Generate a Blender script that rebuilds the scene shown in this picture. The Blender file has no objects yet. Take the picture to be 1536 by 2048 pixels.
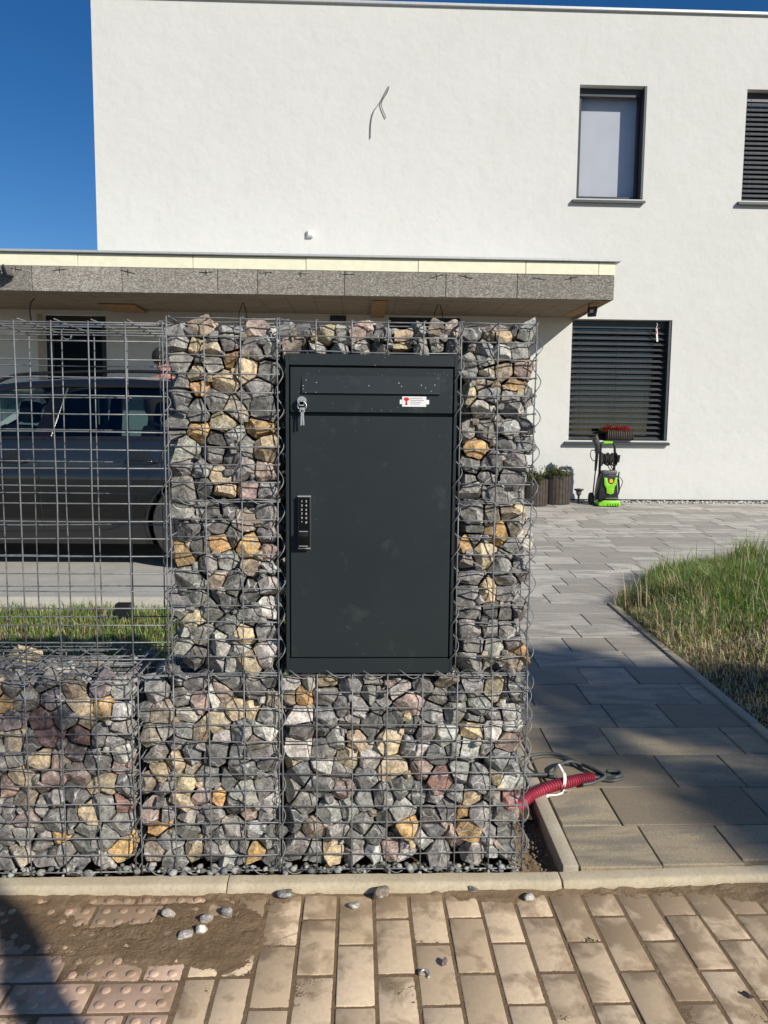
import bpy, bmesh, math, random
import numpy as np
from mathutils import Vector, Matrix
R = random.Random(7)
NR = np.random.RandomState(11)
SC = bpy.context.scene
COL = SC.collection
rad = math.radians

# ------------------------------------------------------------------ camera, sky, sun, exposure
CAM = np.array([0.5215, -2.1022, 1.2834]); YAW, PIT, ROL = 0.0337, -0.1012, 0.0095
FPX = 1500.0                                   # focal length in pixels of a 1536 x 2048 frame
_f = np.array([math.sin(YAW)*math.cos(PIT), math.cos(YAW)*math.cos(PIT), math.sin(PIT)])
_r0 = np.array([math.cos(YAW), -math.sin(YAW), 0]); _u0 = np.cross(_r0, _f)
_r = math.cos(ROL)*_r0 + math.sin(ROL)*_u0
_u = -math.sin(ROL)*_r0 + math.cos(ROL)*_u0
cd = bpy.data.cameras.new('camera'); cam = bpy.data.objects.new('camera', cd); COL.objects.link(cam)
cd.sensor_fit = 'VERTICAL'; cd.sensor_height = 24; cd.lens = 24*FPX/2048; cd.clip_start = .05; cd.clip_end = 3000
cam.matrix_world = Matrix(((_r[0], _u[0], -_f[0], CAM[0]), (_r[1], _u[1], -_f[1], CAM[1]), (_r[2], _u[2], -_f[2], CAM[2]), (0, 0, 0, 1)))
SC.camera = cam
SUN = Vector((-1.0, 1.08, -.84)).normalized()  # direction the light travels
elev = math.asin(-SUN.z); azim = math.atan2(-SUN.x, -SUN.y)   # towards the sun, clockwise from +Y
w = bpy.data.worlds.new('World'); SC.world = w; w.use_nodes = True
nt = w.node_tree; bg = nt.nodes['Background']
sky = nt.nodes.new('ShaderNodeTexSky'); sky.sky_type = 'NISHITA'; sky.sun_disc = False
sky.sun_elevation = elev; sky.sun_rotation = azim; sky.altitude = 300; sky.air_density = 1.0; sky.dust_density = .2; sky.ozone_density = 3.0
hs = nt.nodes.new('ShaderNodeHueSaturation'); hs.inputs['Saturation'].default_value = 1.34; hs.inputs['Hue'].default_value = .508; nt.links.new(sky.outputs[0], hs.inputs['Color'])
nt.links.new(hs.outputs[0], bg.inputs[0]); bg.inputs[1].default_value = .092
sl = bpy.data.lights.new('sun', 'SUN'); sl.energy = 4.9; sl.angle = rad(.53); sl.color = (1, .94, .845)
so = bpy.data.objects.new('sun', sl); COL.objects.link(so); so.location = (12, -14, 12)
so.rotation_euler = SUN.to_track_quat('-Z', 'Y').to_euler()
SC.view_settings.view_transform = 'Standard'; SC.view_settings.look = 'None'
SC.view_settings.exposure = 0.0; SC.view_settings.gamma = 1

# ------------------------------------------------------------------ helpers
SLOPE = .0565
def gz(y):                                     # the plot climbs gently from the pavement to the house
    return 0.0 if y < 0 else SLOPE*min(y, 7.9)
def _ray(px, py): return _f + _r*(px-768)/FPX - _u*(py-1024)/FPX
def wy(px, py, Y):                             # point on the vertical plane y = Y
    d = _ray(px, py); t = (Y-CAM[1])/d[1]; return CAM + t*d
def wz(px, py, Z):                             # point on the level plane z = Z
    d = _ray(px, py); t = (Z-CAM[2])/d[2]; return CAM + t*d
def wg(px, py):                                # point on the sloping ground
    d = _ray(px, py); t = (SLOPE*CAM[1]-CAM[2])/(d[2]-SLOPE*d[1]); return CAM + t*d
WL = {}
def tag(o, label=None, cat=None, group=None, kind=None):
    if label: o['label'] = label
    if cat: o['category'] = cat
    if group: o['group'] = group
    if kind: o['kind'] = kind
    return o
def empty(name, loc, parent=None):
    o = bpy.data.objects.new(name, None); COL.objects.link(o); o.empty_display_size = .05
    loc = Vector(loc)
    if parent: o.parent = parent; o.location = loc - WL[parent]
    else: o.location = loc
    WL[o] = loc; return o
def link(name, me, mat=None, parent=None, loc=None):
    """me is in world coordinates unless loc is given (then local to loc)"""
    o = bpy.data.objects.new(name, me); COL.objects.link(o)
    if mat and not me.materials: me.materials.append(mat)
    if loc is None:
        base = WL[parent] if parent else None
        if base is None:
            v = np.empty(len(me.vertices)*3, np.float32); me.vertices.foreach_get('co', v); v = v.reshape(-1, 3)
            mn, mx = v.min(0), v.max(0); base = Vector(((mn[0]+mx[0])/2, (mn[1]+mx[1])/2, mn[2]))
        me.transform(Matrix.Translation(-base)); loc = base
    loc = Vector(loc)
    if parent: o.parent = parent; o.location = loc - WL[parent]
    else: o.location = loc
    WL[o] = loc; return o
class MB:
    def __init__(s): s.v = []; s.f = []
    def add(s, vs, fs):
        n = len(s.v); s.v += [tuple(map(float, p)) for p in vs]; s.f += [tuple(i+n for i in f) for f in fs]; return s
    def box(s, x0, x1, y0, y1, z0, z1):
        return s.add([(x0,y0,z0),(x1,y0,z0),(x1,y1,z0),(x0,y1,z0),(x0,y0,z1),(x1,y0,z1),(x1,y1,z1),(x0,y1,z1)],
            [(3,2,1,0),(4,5,6,7),(0,1,5,4),(1,2,6,5),(2,3,7,6),(3,0,4,7)])
    def obox(s, c, sx, sy, sz, rot=None):       # oriented box, centre c, full sizes
        n = len(s.v); MB.box(s, -sx/2, sx/2, -sy/2, sy/2, -sz/2, sz/2); c = Vector(c)
        for i in range(n, len(s.v)):
            p = Vector(s.v[i]); p = (rot @ p if rot else p)+c; s.v[i] = tuple(p)
        return s
    def tube(s, pts, r, seg=6, cap=True):
        P = [Vector(p) for p in pts]; n = len(P); rs = r if hasattr(r, '__len__') else [r]*n
        t0 = (P[1]-P[0]).normalized(); a = t0.orthogonal().normalized(); V = []
        for i in range(n):
            t = (P[min(i+1, n-1)]-P[max(i-1, 0)])
            t = t.normalized() if t.length > 1e-9 else t0
            a = (a - t*a.dot(t)); a = a.normalized() if a.length > 1e-6 else t.orthogonal().normalized()
            b = t.cross(a)
            for k in range(seg):
                th = 2*math.pi*k/seg; V.append(P[i] + (a*math.cos(th)+b*math.sin(th))*rs[i])
        F = [(i*seg+k, i*seg+(k+1) % seg, (i+1)*seg+(k+1) % seg, (i+1)*seg+k) for i in range(n-1) for k in range(seg)]
        if cap: F += [tuple(range(seg))[::-1], tuple((n-1)*seg+k for k in range(seg))]
        return s.add(V, F)
    def lathe(s, prof, c=(0,0,0), seg=20, axis='z', cap=True):
        V = []; c = Vector(c)
        for r, h in prof:
            for k in range(seg):
                th = 2*math.pi*k/seg; a, b = r*math.cos(th), r*math.sin(th)
                p = {'z': (a, b, h), 'y': (a, h, b), 'x': (h, a, b)}[axis]; V.append(c+Vector(p))
        n = len(prof)
        F = [(i*seg+k, i*seg+(k+1) % seg, (i+1)*seg+(k+1) % seg, (i+1)*seg+k) for i in range(n-1) for k in range(seg)]
        if cap: F += [tuple(range(seg))[::-1], tuple((n-1)*seg+k for k in range(seg))]
        return s.add(V, F)
    def prism(s, poly, y0, y1, axis='y'):       # polygon in (x,z) pushed along y (or (y,z) along x, (x,y) along z)
        n = len(poly)
        m = {'y': lambda a, b, d: (a, d, b), 'x': lambda a, b, d: (d, a, b), 'z': lambda a, b, d: (a, b, d)}[axis]
        V = [m(a, b, y0) for a, b in poly]+[m(a, b, y1) for a, b in poly]
        F = [tuple(range(n)), tuple(range(n, 2*n))[::-1]]+[(i, i+n, (i+1) % n+n, (i+1) % n) for i in range(n)]
        return s.add(V, F)
    def quad(s, a, b, c, d): return s.add([a, b, c, d], [(0, 1, 2, 3)])
    def mesh(s, name, bevel=0, seg=2, smooth=False):
        me = bpy.data.meshes.new(name); me.from_pydata(s.v, [], s.f)
        bm = bmesh.new(); bm.from_mesh(me)
        bmesh.ops.recalc_face_normals(bm, faces=bm.faces)
        if bevel: bmesh.ops.bevel(bm, geom=list(bm.edges), offset=bevel, segments=seg, profile=.5, affect='EDGES', clamp_overlap=True)
        bm.to_mesh(me); bm.free()
        if smooth: me.polygons.foreach_set('use_smooth', [True]*len(me.polygons))
        if smooth == 'auto': me.set_sharp_from_angle(angle=rad(35))
        return me
    def build(s, name, mat, parent=None, bevel=0, seg=2, smooth=False, **kw):
        o = link(name, s.mesh(name, bevel, seg, smooth), mat, parent)
        if kw: tag(o, **kw)
        return o
def smoothpts(pts, n=8, closed=False):          # Catmull-Rom
    P = [Vector(p) for p in pts]; out = []
    m = len(P)
    for i in range(m if closed else m-1):
        if closed: p0, p1, p2, p3 = P[i-1], P[i], P[(i+1) % m], P[(i+2) % m]
        else: p0, p1, p2, p3 = P[max(i-1, 0)], P[i], P[i+1], P[min(i+2, m-1)]
        for k in range(n):
            t = k/n; out.append(.5*((2*p1)+(p2-p0)*t+(2*p0-5*p1+4*p2-p3)*t*t+(3*p1-p0-3*p2+p3)*t**3))
    out.append(P[0].copy() if closed else P[-1]); return out
def npmesh(name, V, F, cols=None, smooth=False, cname='scol'):
    me = bpy.data.meshes.new(name); V = np.asarray(V, np.float32); F = np.asarray(F, np.int32)
    k = F.shape[1]
    me.vertices.add(len(V)); me.vertices.foreach_set('co', V.ravel())
    me.loops.add(F.size); me.loops.foreach_set('vertex_index', F.ravel())
    me.polygons.add(len(F)); me.polygons.foreach_set('loop_start', np.arange(0, F.size, k, dtype=np.int32))
    if smooth: me.polygons.foreach_set('use_smooth', np.ones(len(F), bool))
    if cols is not None:
        a = me.color_attributes.new(cname, 'FLOAT_COLOR', 'POINT'); c = np.asarray(cols, np.float32)
        a.data.foreach_set('color', c.ravel())
    me.update(calc_edges=True); me.validate(); return me
# value noise for geometry (numpy)
_NT = NR.rand(256, 256)
def vnoise(x, y):
    x = np.asarray(x, float); y = np.asarray(y, float)
    xi = np.floor(x).astype(int); yi = np.floor(y).astype(int); fx = x-xi; fy = y-yi
    fx = fx*fx*(3-2*fx); fy = fy*fy*(3-2*fy)
    g = lambda a, b: _NT[a % 256, b % 256]
    return (g(xi, yi)*(1-fx)+g(xi+1, yi)*fx)*(1-fy)+(g(xi, yi+1)*(1-fx)+g(xi+1, yi+1)*fx)*fy
def fbm(x, y, o=4): return sum(vnoise(x*2**k+17*k, y*2**k+31*k)*.5**k for k in range(o))/sum(.5**k for k in range(o))

# ------------------------------------------------------------------ materials
class NT:
    def __init__(s, name):
        s.m = bpy.data.materials.new(name); s.m.use_nodes = True; s.t = s.m.node_tree; s.n = s.t.nodes
        s.b = s.n['Principled BSDF']; s.out = s.n['Material Output']
    def node(s, typ, **kw):
        n = s.n.new('ShaderNode'+typ)
        for k, v in kw.items():
            if isinstance(k, str) and hasattr(n, k): setattr(n, k, v)
        return n
    def lk(s, a, b): s.t.links.new(a, b)
    def pos(s): return s.node('NewGeometry').outputs['Position']
    def objc(s): return s.node('TexCoord').outputs['Object']
    def mapv(s, v, scale=(1,1,1), loc=(0,0,0), rot=(0,0,0)):
        n = s.node('Mapping'); s.lk(v, n.inputs[0]); n.inputs['Scale'].default_value = scale; n.inputs['Location'].default_value = loc; n.inputs['Rotation'].default_value = rot; return n.outputs[0]
    def noise(s, v, scale, detail=4, rough=.55, dist=0):
        n = s.node('TexNoise'); s.lk(v, n.inputs['Vector']); n.inputs['Scale'].default_value = scale; n.inputs['Detail'].default_value = detail
        n.inputs['Roughness'].default_value = rough; n.inputs['Distortion'].default_value = dist; return n.outputs[0]
    def voro(s, v, scale, feature='F1', out='Distance', rnd=1):
        n = s.node('TexVoronoi'); n.feature = feature; s.lk(v, n.inputs['Vector']); n.inputs['Scale'].default_value = scale; n.inputs['Randomness'].default_value = rnd; return n.outputs[out]
    def ramp(s, v, stops, interp='LINEAR'):
        n = s.node('ValToRGB'); s.lk(v, n.inputs[0]); n.color_ramp.interpolation = interp
        e = n.color_ramp.elements
        while len(e) < len(stops): e.new(.5)
        for k, (p, c) in enumerate(stops):
            e[k].position = p; e[k].color = (c, c, c, 1) if not hasattr(c, '__len__') else (*c, 1) if len(c) == 3 else c
        return n.outputs[0]
    def mix(s, f, a, b, mode='MIX'):
        n = s.node('Mix'); n.data_type = 'RGBA'; n.blend_type = mode
        for v, i in ((f, 0), (a, 6), (b, 7)):
            if hasattr(v, 'is_output'): s.lk(v, n.inputs[i])
            elif i == 0: n.inputs[0].default_value = v
            else: n.inputs[i].default_value = (*v, 1) if len(v) == 3 else v
        return n.outputs[2]
    def math(s, op, a, b=0.0, clamp=False):
        n = s.node('Math'); n.operation = op; n.use_clamp = clamp
        for v, i in ((a, 0), (b, 1)):
            if hasattr(v, 'is_output'): s.lk(v, n.inputs[i])
            else: n.inputs[i].default_value = v
        return n.outputs[0]
    def sep(s, v): n = s.node('SeparateXYZ'); s.lk(v, n.inputs[0]); return n.outputs
    def attr(s, name): n = s.node('Attribute'); n.attribute_name = name; return n
    def col(s, v):
        if hasattr(v, 'is_output'): s.lk(v, s.b.inputs['Base Color'])
        else: s.b.inputs['Base Color'].default_value = (*v, 1)
        return s
    def set(s, **kw):
        for k, v in kw.items():
            i = s.b.inputs[{'rough': 'Roughness', 'metal': 'Metallic', 'spec': 'Specular IOR Level', 'coat': 'Coat Weight', 'coatr': 'Coat Roughness', 'trans': 'Transmission Weight', 'sub': 'Subsurface Weight'}[k]]
            if hasattr(v, 'is_output'): s.lk(v, i)
            else: i.default_value = v
        return s
    def bump(s, h, strength=.3, dist=.01, prev=None):
        n = s.node('Bump'); s.lk(h, n.inputs['Height']); n.inputs['Strength'].default_value = strength; n.inputs['Distance'].default_value = dist
        if prev is not None: s.lk(prev, n.inputs['Normal'])
        s.lk(n.outputs[0], s.b.inputs['Normal']); return n.outputs[0]
def plain(name, c, rough=.6, metal=0, var=.12, scale=30, bump=0, spec=.5, coat=0):
    t = NT(name); p = t.objc(); n = t.noise(p, scale, 5)
    t.col(t.mix(t.ramp(n, [(.3, 0), (.7, 1)]), tuple(x*(1-var) for x in c), tuple(min(1, x*(1+var)) for x in c)))
    t.set(rough=t.math('ADD', t.math('MULTIPLY', n, .15), rough-.07), metal=metal, spec=spec, coat=coat)
    if bump: t.bump(n, bump, .004)
    return t.m
def randcol(t, v, lo=.8, hi=1.2):               # multiply a colour by a per-object random value
    oi = t.node('ObjectInfo'); f = t.math('ADD', t.math('MULTIPLY', oi.outputs['Random'], hi-lo), lo)
    c = t.node('CombineXYZ'); [t.lk(f, c.inputs[i]) for i in range(3)]
    return t.mix(1.0, v, c.outputs[0], 'MULTIPLY')

def m_stone():
    t = NT('stone'); at = t.attr('scol'); p = t.pos()
    off = t.node('VectorMath'); off.operation = 'MULTIPLY_ADD'; t.lk(at.outputs['Color'], off.inputs[0]); off.inputs[1].default_value = (31, 17, 23); t.lk(p, off.inputs[2]); v = off.outputs[0]
    n1 = t.noise(v, 34, 7, .7, .8); n2 = t.noise(v, 150, 5, .7); n3 = t.noise(v, 520, 3, .7)
    base = t.mix(t.ramp(n1, [(.28, 0), (.72, 1)]), at.outputs['Color'], at.outputs['Color'])
    dark = t.mix(1.0, at.outputs['Color'], (.48, .48, .49), 'MULTIPLY'); light = t.mix(1.0, at.outputs['Color'], (1.75, 1.71, 1.62), 'MULTIPLY')
    c = t.mix(t.ramp(n1, [(.36, 0), (.62, 1)]), dark, light)
    c = t.mix(t.ramp(n2, [(.36, .8), (.58, 0)]), c, t.mix(1.0, c, (.42, .42, .42), 'MULTIPLY'))
    # rusty and dusty stains with a shape of their own, amount carried in the colour's alpha
    st = t.math('SUBTRACT', t.math('ADD', t.noise(v, 19, 5, .6, 1.0), at.outputs['Alpha']), 1.0)
    c = t.mix(t.ramp(st, [(.44, 0), (.56, .85)]), c, (.46, .25, .075))
    # calcite veins
    wv = t.node('VectorMath'); wv.operation = 'MULTIPLY_ADD'; nn = t.node('TexNoise'); t.lk(v, nn.inputs['Vector']); nn.inputs['Scale'].default_value = 22
    t.lk(nn.outputs['Color'], wv.inputs[0]); wv.inputs[1].default_value = (.05, .05, .05); t.lk(v, wv.inputs[2])
    ve = t.voro(wv.outputs[0], 17, 'DISTANCE_TO_EDGE')
    vm = t.math('MULTIPLY', t.ramp(ve, [(.0, .9), (.035, 0)]), t.ramp(t.noise(v, 18, 3), [(.42, 0), (.58, 1)]))
    c = t.mix(vm, c, (.72, .70, .66))
    c = t.mix(t.ramp(n3, [(.56, 0), (.72, .6)]), c, (.5, .485, .45))
    c = t.mix(t.ramp(t.noise(v, 45, 4, .7), [(.5, 0), (.72, .45)]), c, (.46, .43, .38))
    t.col(c).set(rough=.82, spec=.25)
    b = t.bump(t.noise(v, 65, 8, .78, .5), .75, .007); b = t.bump(n2, .6, .003, b); t.bump(n3, .4, .0018, b); return t.m
def m_plaster():
    t = NT('plaster'); p = t.pos(); n = t.noise(p, 1.3, 6, .6); n2 = t.noise(p, 7, 5, .65)
    c = t.mix(t.ramp(n, [(.3, 0), (.7, 1)]), (.66, .657, .615), (.69, .687, .645))
    c = t.mix(t.ramp(n2, [(.5, 0), (.8, .35)]), c, (.58, .565, .51))
    c = t.mix(t.ramp(t.noise(t.mapv(p, (14, 14, 1.1)), 1.0, 4, .7), [(.58, 0), (.8, .22)]), c, (.5, .49, .45))
    c = t.mix(t.ramp(t.noise(p, 240, 3, .8), [(.62, 0), (.75, .3)]), c, (.52, .51, .47))
    c = t.mix(t.ramp(t.noise(t.mapv(p, (9, 9, 3)), 5, 5, .75), [(.6, 0), (.8, .35)]), c, (.52, .51, .47))
    t.col(c).set(rough=.93, spec=.15)
    b = t.bump(t.noise(p, 160, 4, .7), .25, .004); t.bump(t.noise(p, 6, 4), .22, .03, b); return t.m
def m_concrete(name, c1, c2, speck=0, sc=1.0, bump=.25):
    t = NT(name); p = t.pos(); n = t.noise(p, 5*sc, 6, .65); n2 = t.noise(p, 70*sc, 5, .7)
    c = t.mix(t.ramp(n, [(.32, 0), (.68, 1)]), c1, c2)
    c = t.mix(t.ramp(n2, [(.45, 0), (.75, .55)]), c, tuple(x*.6 for x in c1))
    if speck: c = t.mix(t.ramp(t.voro(p, 260*sc), [(.0, speck), (.4, 0)]), c, tuple(min(1, x*1.6) for x in c2))
    t.col(c).set(rough=.9, spec=.2); t.bump(n2, bump, .004); return t.m
def m_slab():
    t = NT('paving_slab'); p = t.pos(); oi = t.node('ObjectInfo')
    off = t.node('VectorMath'); off.operation = 'ADD'; cx = t.node('CombineXYZ'); t.lk(t.math('MULTIPLY', oi.outputs['Random'], 40), cx.inputs[2]); t.lk(p, off.inputs[0]); t.lk(cx.outputs[0], off.inputs[1]); v = off.outputs[0]
    clean_bright = t.math('MULTIPLY', t.math('SUBTRACT', t.sep(p)[1], .7), .5, True)   # tan kerb dirt, plus the far end's brighter exposure painted into the colour
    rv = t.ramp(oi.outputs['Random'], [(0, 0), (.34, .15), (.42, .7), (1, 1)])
    base = t.mix(clean_bright, t.mix(rv, (.27, .215, .14), (.47, .38, .24)), t.mix(rv, (.40, .375, .33), (.72, .68, .60)))
    n = t.noise(t.mapv(v, (1.3, 5, 1)), 2.3, 4, .6, .5)
    c = t.mix(t.ramp(t.math('ADD', n, t.math('MULTIPLY', oi.outputs['Random'], .12)), [(.52, 0), (.68, .8)]), base, t.mix(clean_bright, (.21, .19, .155), (.33, .32, .295)))
    g = t.noise(p, 260, 3, .85)
    c = t.mix(t.ramp(g, [(.40, .8), (.53, 0)]), c, (.2, .17, .13)); c = t.mix(t.ramp(g, [(.58, 0), (.7, .6)]), c, (.66, .57, .44))
    t.col(c).set(rough=.86, spec=.2); t.bump(g, .3, .003); return t.m
def m_brick(name, c1, c2):
    t = NT(name); p = t.pos(); oi = t.node('ObjectInfo'); xyz = t.sep(p)
    base = randcol(t, t.mix(oi.outputs['Random'], c1, c2), .9, 1.14)
    n = t.noise(p, 9, 5, .6, .3)
    # damp soil film: spreads from the kerb and over the right-hand bricks
    reg = t.math('ADD', t.ramp(xyz[1], [(0, 0), (1, 1)]), 0)
    edge = t.math('MULTIPLY', t.math('ADD', xyz[1], .38, True), .55)
    rt = t.math('MULTIPLY', t.math('SUBTRACT', xyz[0], .8, True), .33)
    dx = t.math('MULTIPLY', t.math('ADD', xyz[0], .02), 1.9); dy = t.math('MULTIPLY', t.math('ADD', xyz[1], .19), 4.6)
    zone = t.math('SUBTRACT', 1.0, t.math('ADD', t.math('MULTIPLY', dx, dx), t.math('MULTIPLY', dy, dy)), True)
    s = t.math('ADD', t.math('ADD', t.math('ADD', t.math('SUBTRACT', t.math('MULTIPLY', n, 2.2), .6), edge), rt), t.math('MULTIPLY', zone, .38))
    c = t.mix(t.ramp(t.noise(p, 60, 5, .7), [(.4, .25), (.65, 0)]), base, tuple(x*.66 for x in c1))
    c = t.mix(t.ramp(s, [(.56, 0), (.84, .8)]), c, (.31, .22, .135))
    c = t.mix(t.ramp(t.noise(p, 260, 3, .8), [(.62, 0), (.74, .4)]), c, (.25, .19, .13))
    t.col(c).set(rough=.9, spec=.2); b = t.bump(t.noise(p, 240, 4, .75), .3, .003); t.bump(n, .2, .01, b); return t.m
def m_sand():
    t = NT('sandy_soil'); p = t.pos(); n = t.noise(p, 16, 6, .65); g = t.noise(p, 420, 4, .8)
    c = t.mix(t.ramp(n, [(.3, 0), (.7, 1)]), (.235, .158, .088), (.34, .24, .145))
    c = t.mix(t.ramp(g, [(.4, .6), (.56, 0)]), c, (.1, .066, .042)); c = t.mix(t.ramp(g, [(.63, 0), (.76, .6)]), c, (.42, .33, .23))
    t.col(c).set(rough=.97, spec=.1); b = t.bump(g, .7, .0035); t.bump(t.noise(p, 110, 6, .8), .5, .006, b); return t.m
def m_ground():
    t = NT('earth'); p = t.pos(); n = t.noise(p, 4, 6, .65)
    c = t.mix(t.ramp(n, [(.3, 0), (.7, 1)]), (.075, .055, .035), (.16, .12, .075)); t.col(c).set(rough=1, spec=.05); t.bump(t.noise(p, 60, 6, .75), .8, .02); return t.m
def m_attr(name, rough=.75, spec=.25, trans=0, var=.25):
    t = NT(name); a = t.attr('scol'); n = t.noise(t.pos(), 30, 3)
    c = t.mix(t.ramp(n, [(.3, var), (.7, 0)]), a.outputs['Color'], (.0, .0, .0)); t.col(c).set(rough=rough, spec=spec)
    if trans:
        tr = t.node('BsdfTranslucent'); t.lk(c, tr.inputs[0]); mx = t.node('MixShader'); mx.inputs[0].default_value = trans
        t.lk(t.b.outputs[0], mx.inputs[1]); t.lk(tr.outputs[0], mx.inputs[2]); t.lk(mx.outputs[0], t.out.inputs[0])
    return t.m
def m_wire():
    t = NT('galvanised_wire'); p = t.pos(); n = t.noise(p, 40, 5, .7)
    c = t.mix(t.ramp(n, [(.35, 0), (.7, 1)]), (.165, .173, .175), (.29, .298, .3)); t.col(c).set(rough=.5, metal=.3, spec=.4); return t.m
def m_box():
    t = NT('anthracite_paint'); p = t.pos(); xyz = t.sep(p); n = t.noise(p, 3.5, 4, .6)
    c = t.mix(t.ramp(n, [(.3, 0), (.7, 1)]), (.0175, .0245, .0265), (.022, .029, .031))
    # dried mortar splashes, mostly high up on the left
    d = t.voro(p, 110, 'F1', 'Distance'); rn = t.voro(p, 110, 'F1', 'Color'); rv = t.sep(rn)[0]
    dens = t.math('ADD', t.math('MULTIPLY', t.math('SUBTRACT', xyz[2], 1.25, True), 3.0), .02)
    dens = t.math('MULTIPLY', dens, t.ramp(t.noise(p, 8, 2), [(.35, .15), (.65, 1.2)]))
    sp = t.math('MULTIPLY', t.math('LESS_THAN', d, t.math('ADD', t.math('MULTIPLY', t.sep(rn)[1], .16), .03)), t.math('LESS_THAN', rv, dens))
    c = t.mix(sp, c, (.42, .42, .4))
    c = t.mix(t.ramp(t.noise(p, 11, 5, .7), [(.58, 0), (.8, .16)]), c, (.2, .21, .19))
    t.col(c).set(rough=.48, spec=.36); t.bump(t.noise(p, 900, 2), .06, .001); return t.m
def m_glass(name, tint, refl=.08, rough=.02):
    t = NT(name); tr = t.node('BsdfTransparent'); tr.inputs[0].default_value = (*tint, 1)
    gl = t.node('BsdfGlossy'); gl.inputs['Roughness'].default_value = rough; gl.inputs[0].default_value = (1, 1, 1, 1)
    fr = t.node('Fresnel'); fr.inputs[0].default_value = 1.52; lw = t.node('LayerWeight'); f = t.math('ADD', t.math('MULTIPLY', t.math('POWER', lw.outputs['Facing'], 4.0), .6), refl-.03)
    mx = t.node('MixShader'); t.lk(f, mx.inputs[0]); t.lk(tr.outputs[0], mx.inputs[1]); t.lk(gl.outputs[0], mx.inputs[2]); t.lk(mx.outputs[0], t.out.inputs[0]); return t.m
def m_soffit():
    t = NT('shuttered_soffit'); p = t.pos(); xyz = t.sep(p)
    br = t.node('TexBrick'); t.lk(t.mapv(p, (.5, 3.4, 1)), br.inputs['Vector']); br.inputs['Scale'].default_value = 1.6; br.inputs['Color1'].default_value = (.19, .14, .1, 1); br.inputs['Color2'].default_value = (.25, .19, .13, 1); br.inputs['Mortar'].default_value = (.1, .075, .055, 1); br.inputs['Mortar Size'].default_value = .01
    c = t.mix(t.ramp(t.noise(t.mapv(p, (2, 9, 1)), 2, 5, .65), [(.4, 0), (.65, .6)]), br.outputs[0], (.30, .25, .19)); t.col(c).set(rough=.9, spec=.2); t.bump(t.noise(p, 40, 4), .3, .006); return t.m
def m_woodwool():
    t = NT('wood_wool_facing'); p = t.pos(); d = t.voro(t.mapv(p, (1, 1, 1.5)), 75, 'F1', 'Color'); v = t.sep(d)[0]; n = t.noise(p, 2.2, 5, .6); f = t.noise(p, 190, 4, .8)
    c = t.ramp(v, [(0, (.15, .14, .12)), (.35, (.24, .22, .19)), (.75, (.35, .325, .28)), (1, (.52, .49, .43))])
    c = t.mix(t.ramp(f, [(.38, .7), (.52, 0)]), c, (.09, .083, .07))
    c = randcol(t, t.mix(t.ramp(n, [(.4, .0), (.7, .35)]), c, (.2, .18, .15)), .95, 1.35); t.col(c).set(rough=.95, spec=.1); t.bump(f, .7, .008); return t.m
def m_car():
    t = NT('car_paint'); p = t.objc(); n = t.noise(p, 2.5, 4); t.col((.05, .052, .056)).set(rough=.33, metal=.35, spec=.5, coat=.8, coatr=.06)
    t.col(t.mix(t.ramp(n, [(.4, 0), (.75, .4)]), (.02, .022, .025), (.042, .04, .037))).set(rough=.24, metal=.5, coat=1); return t.m

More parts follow.
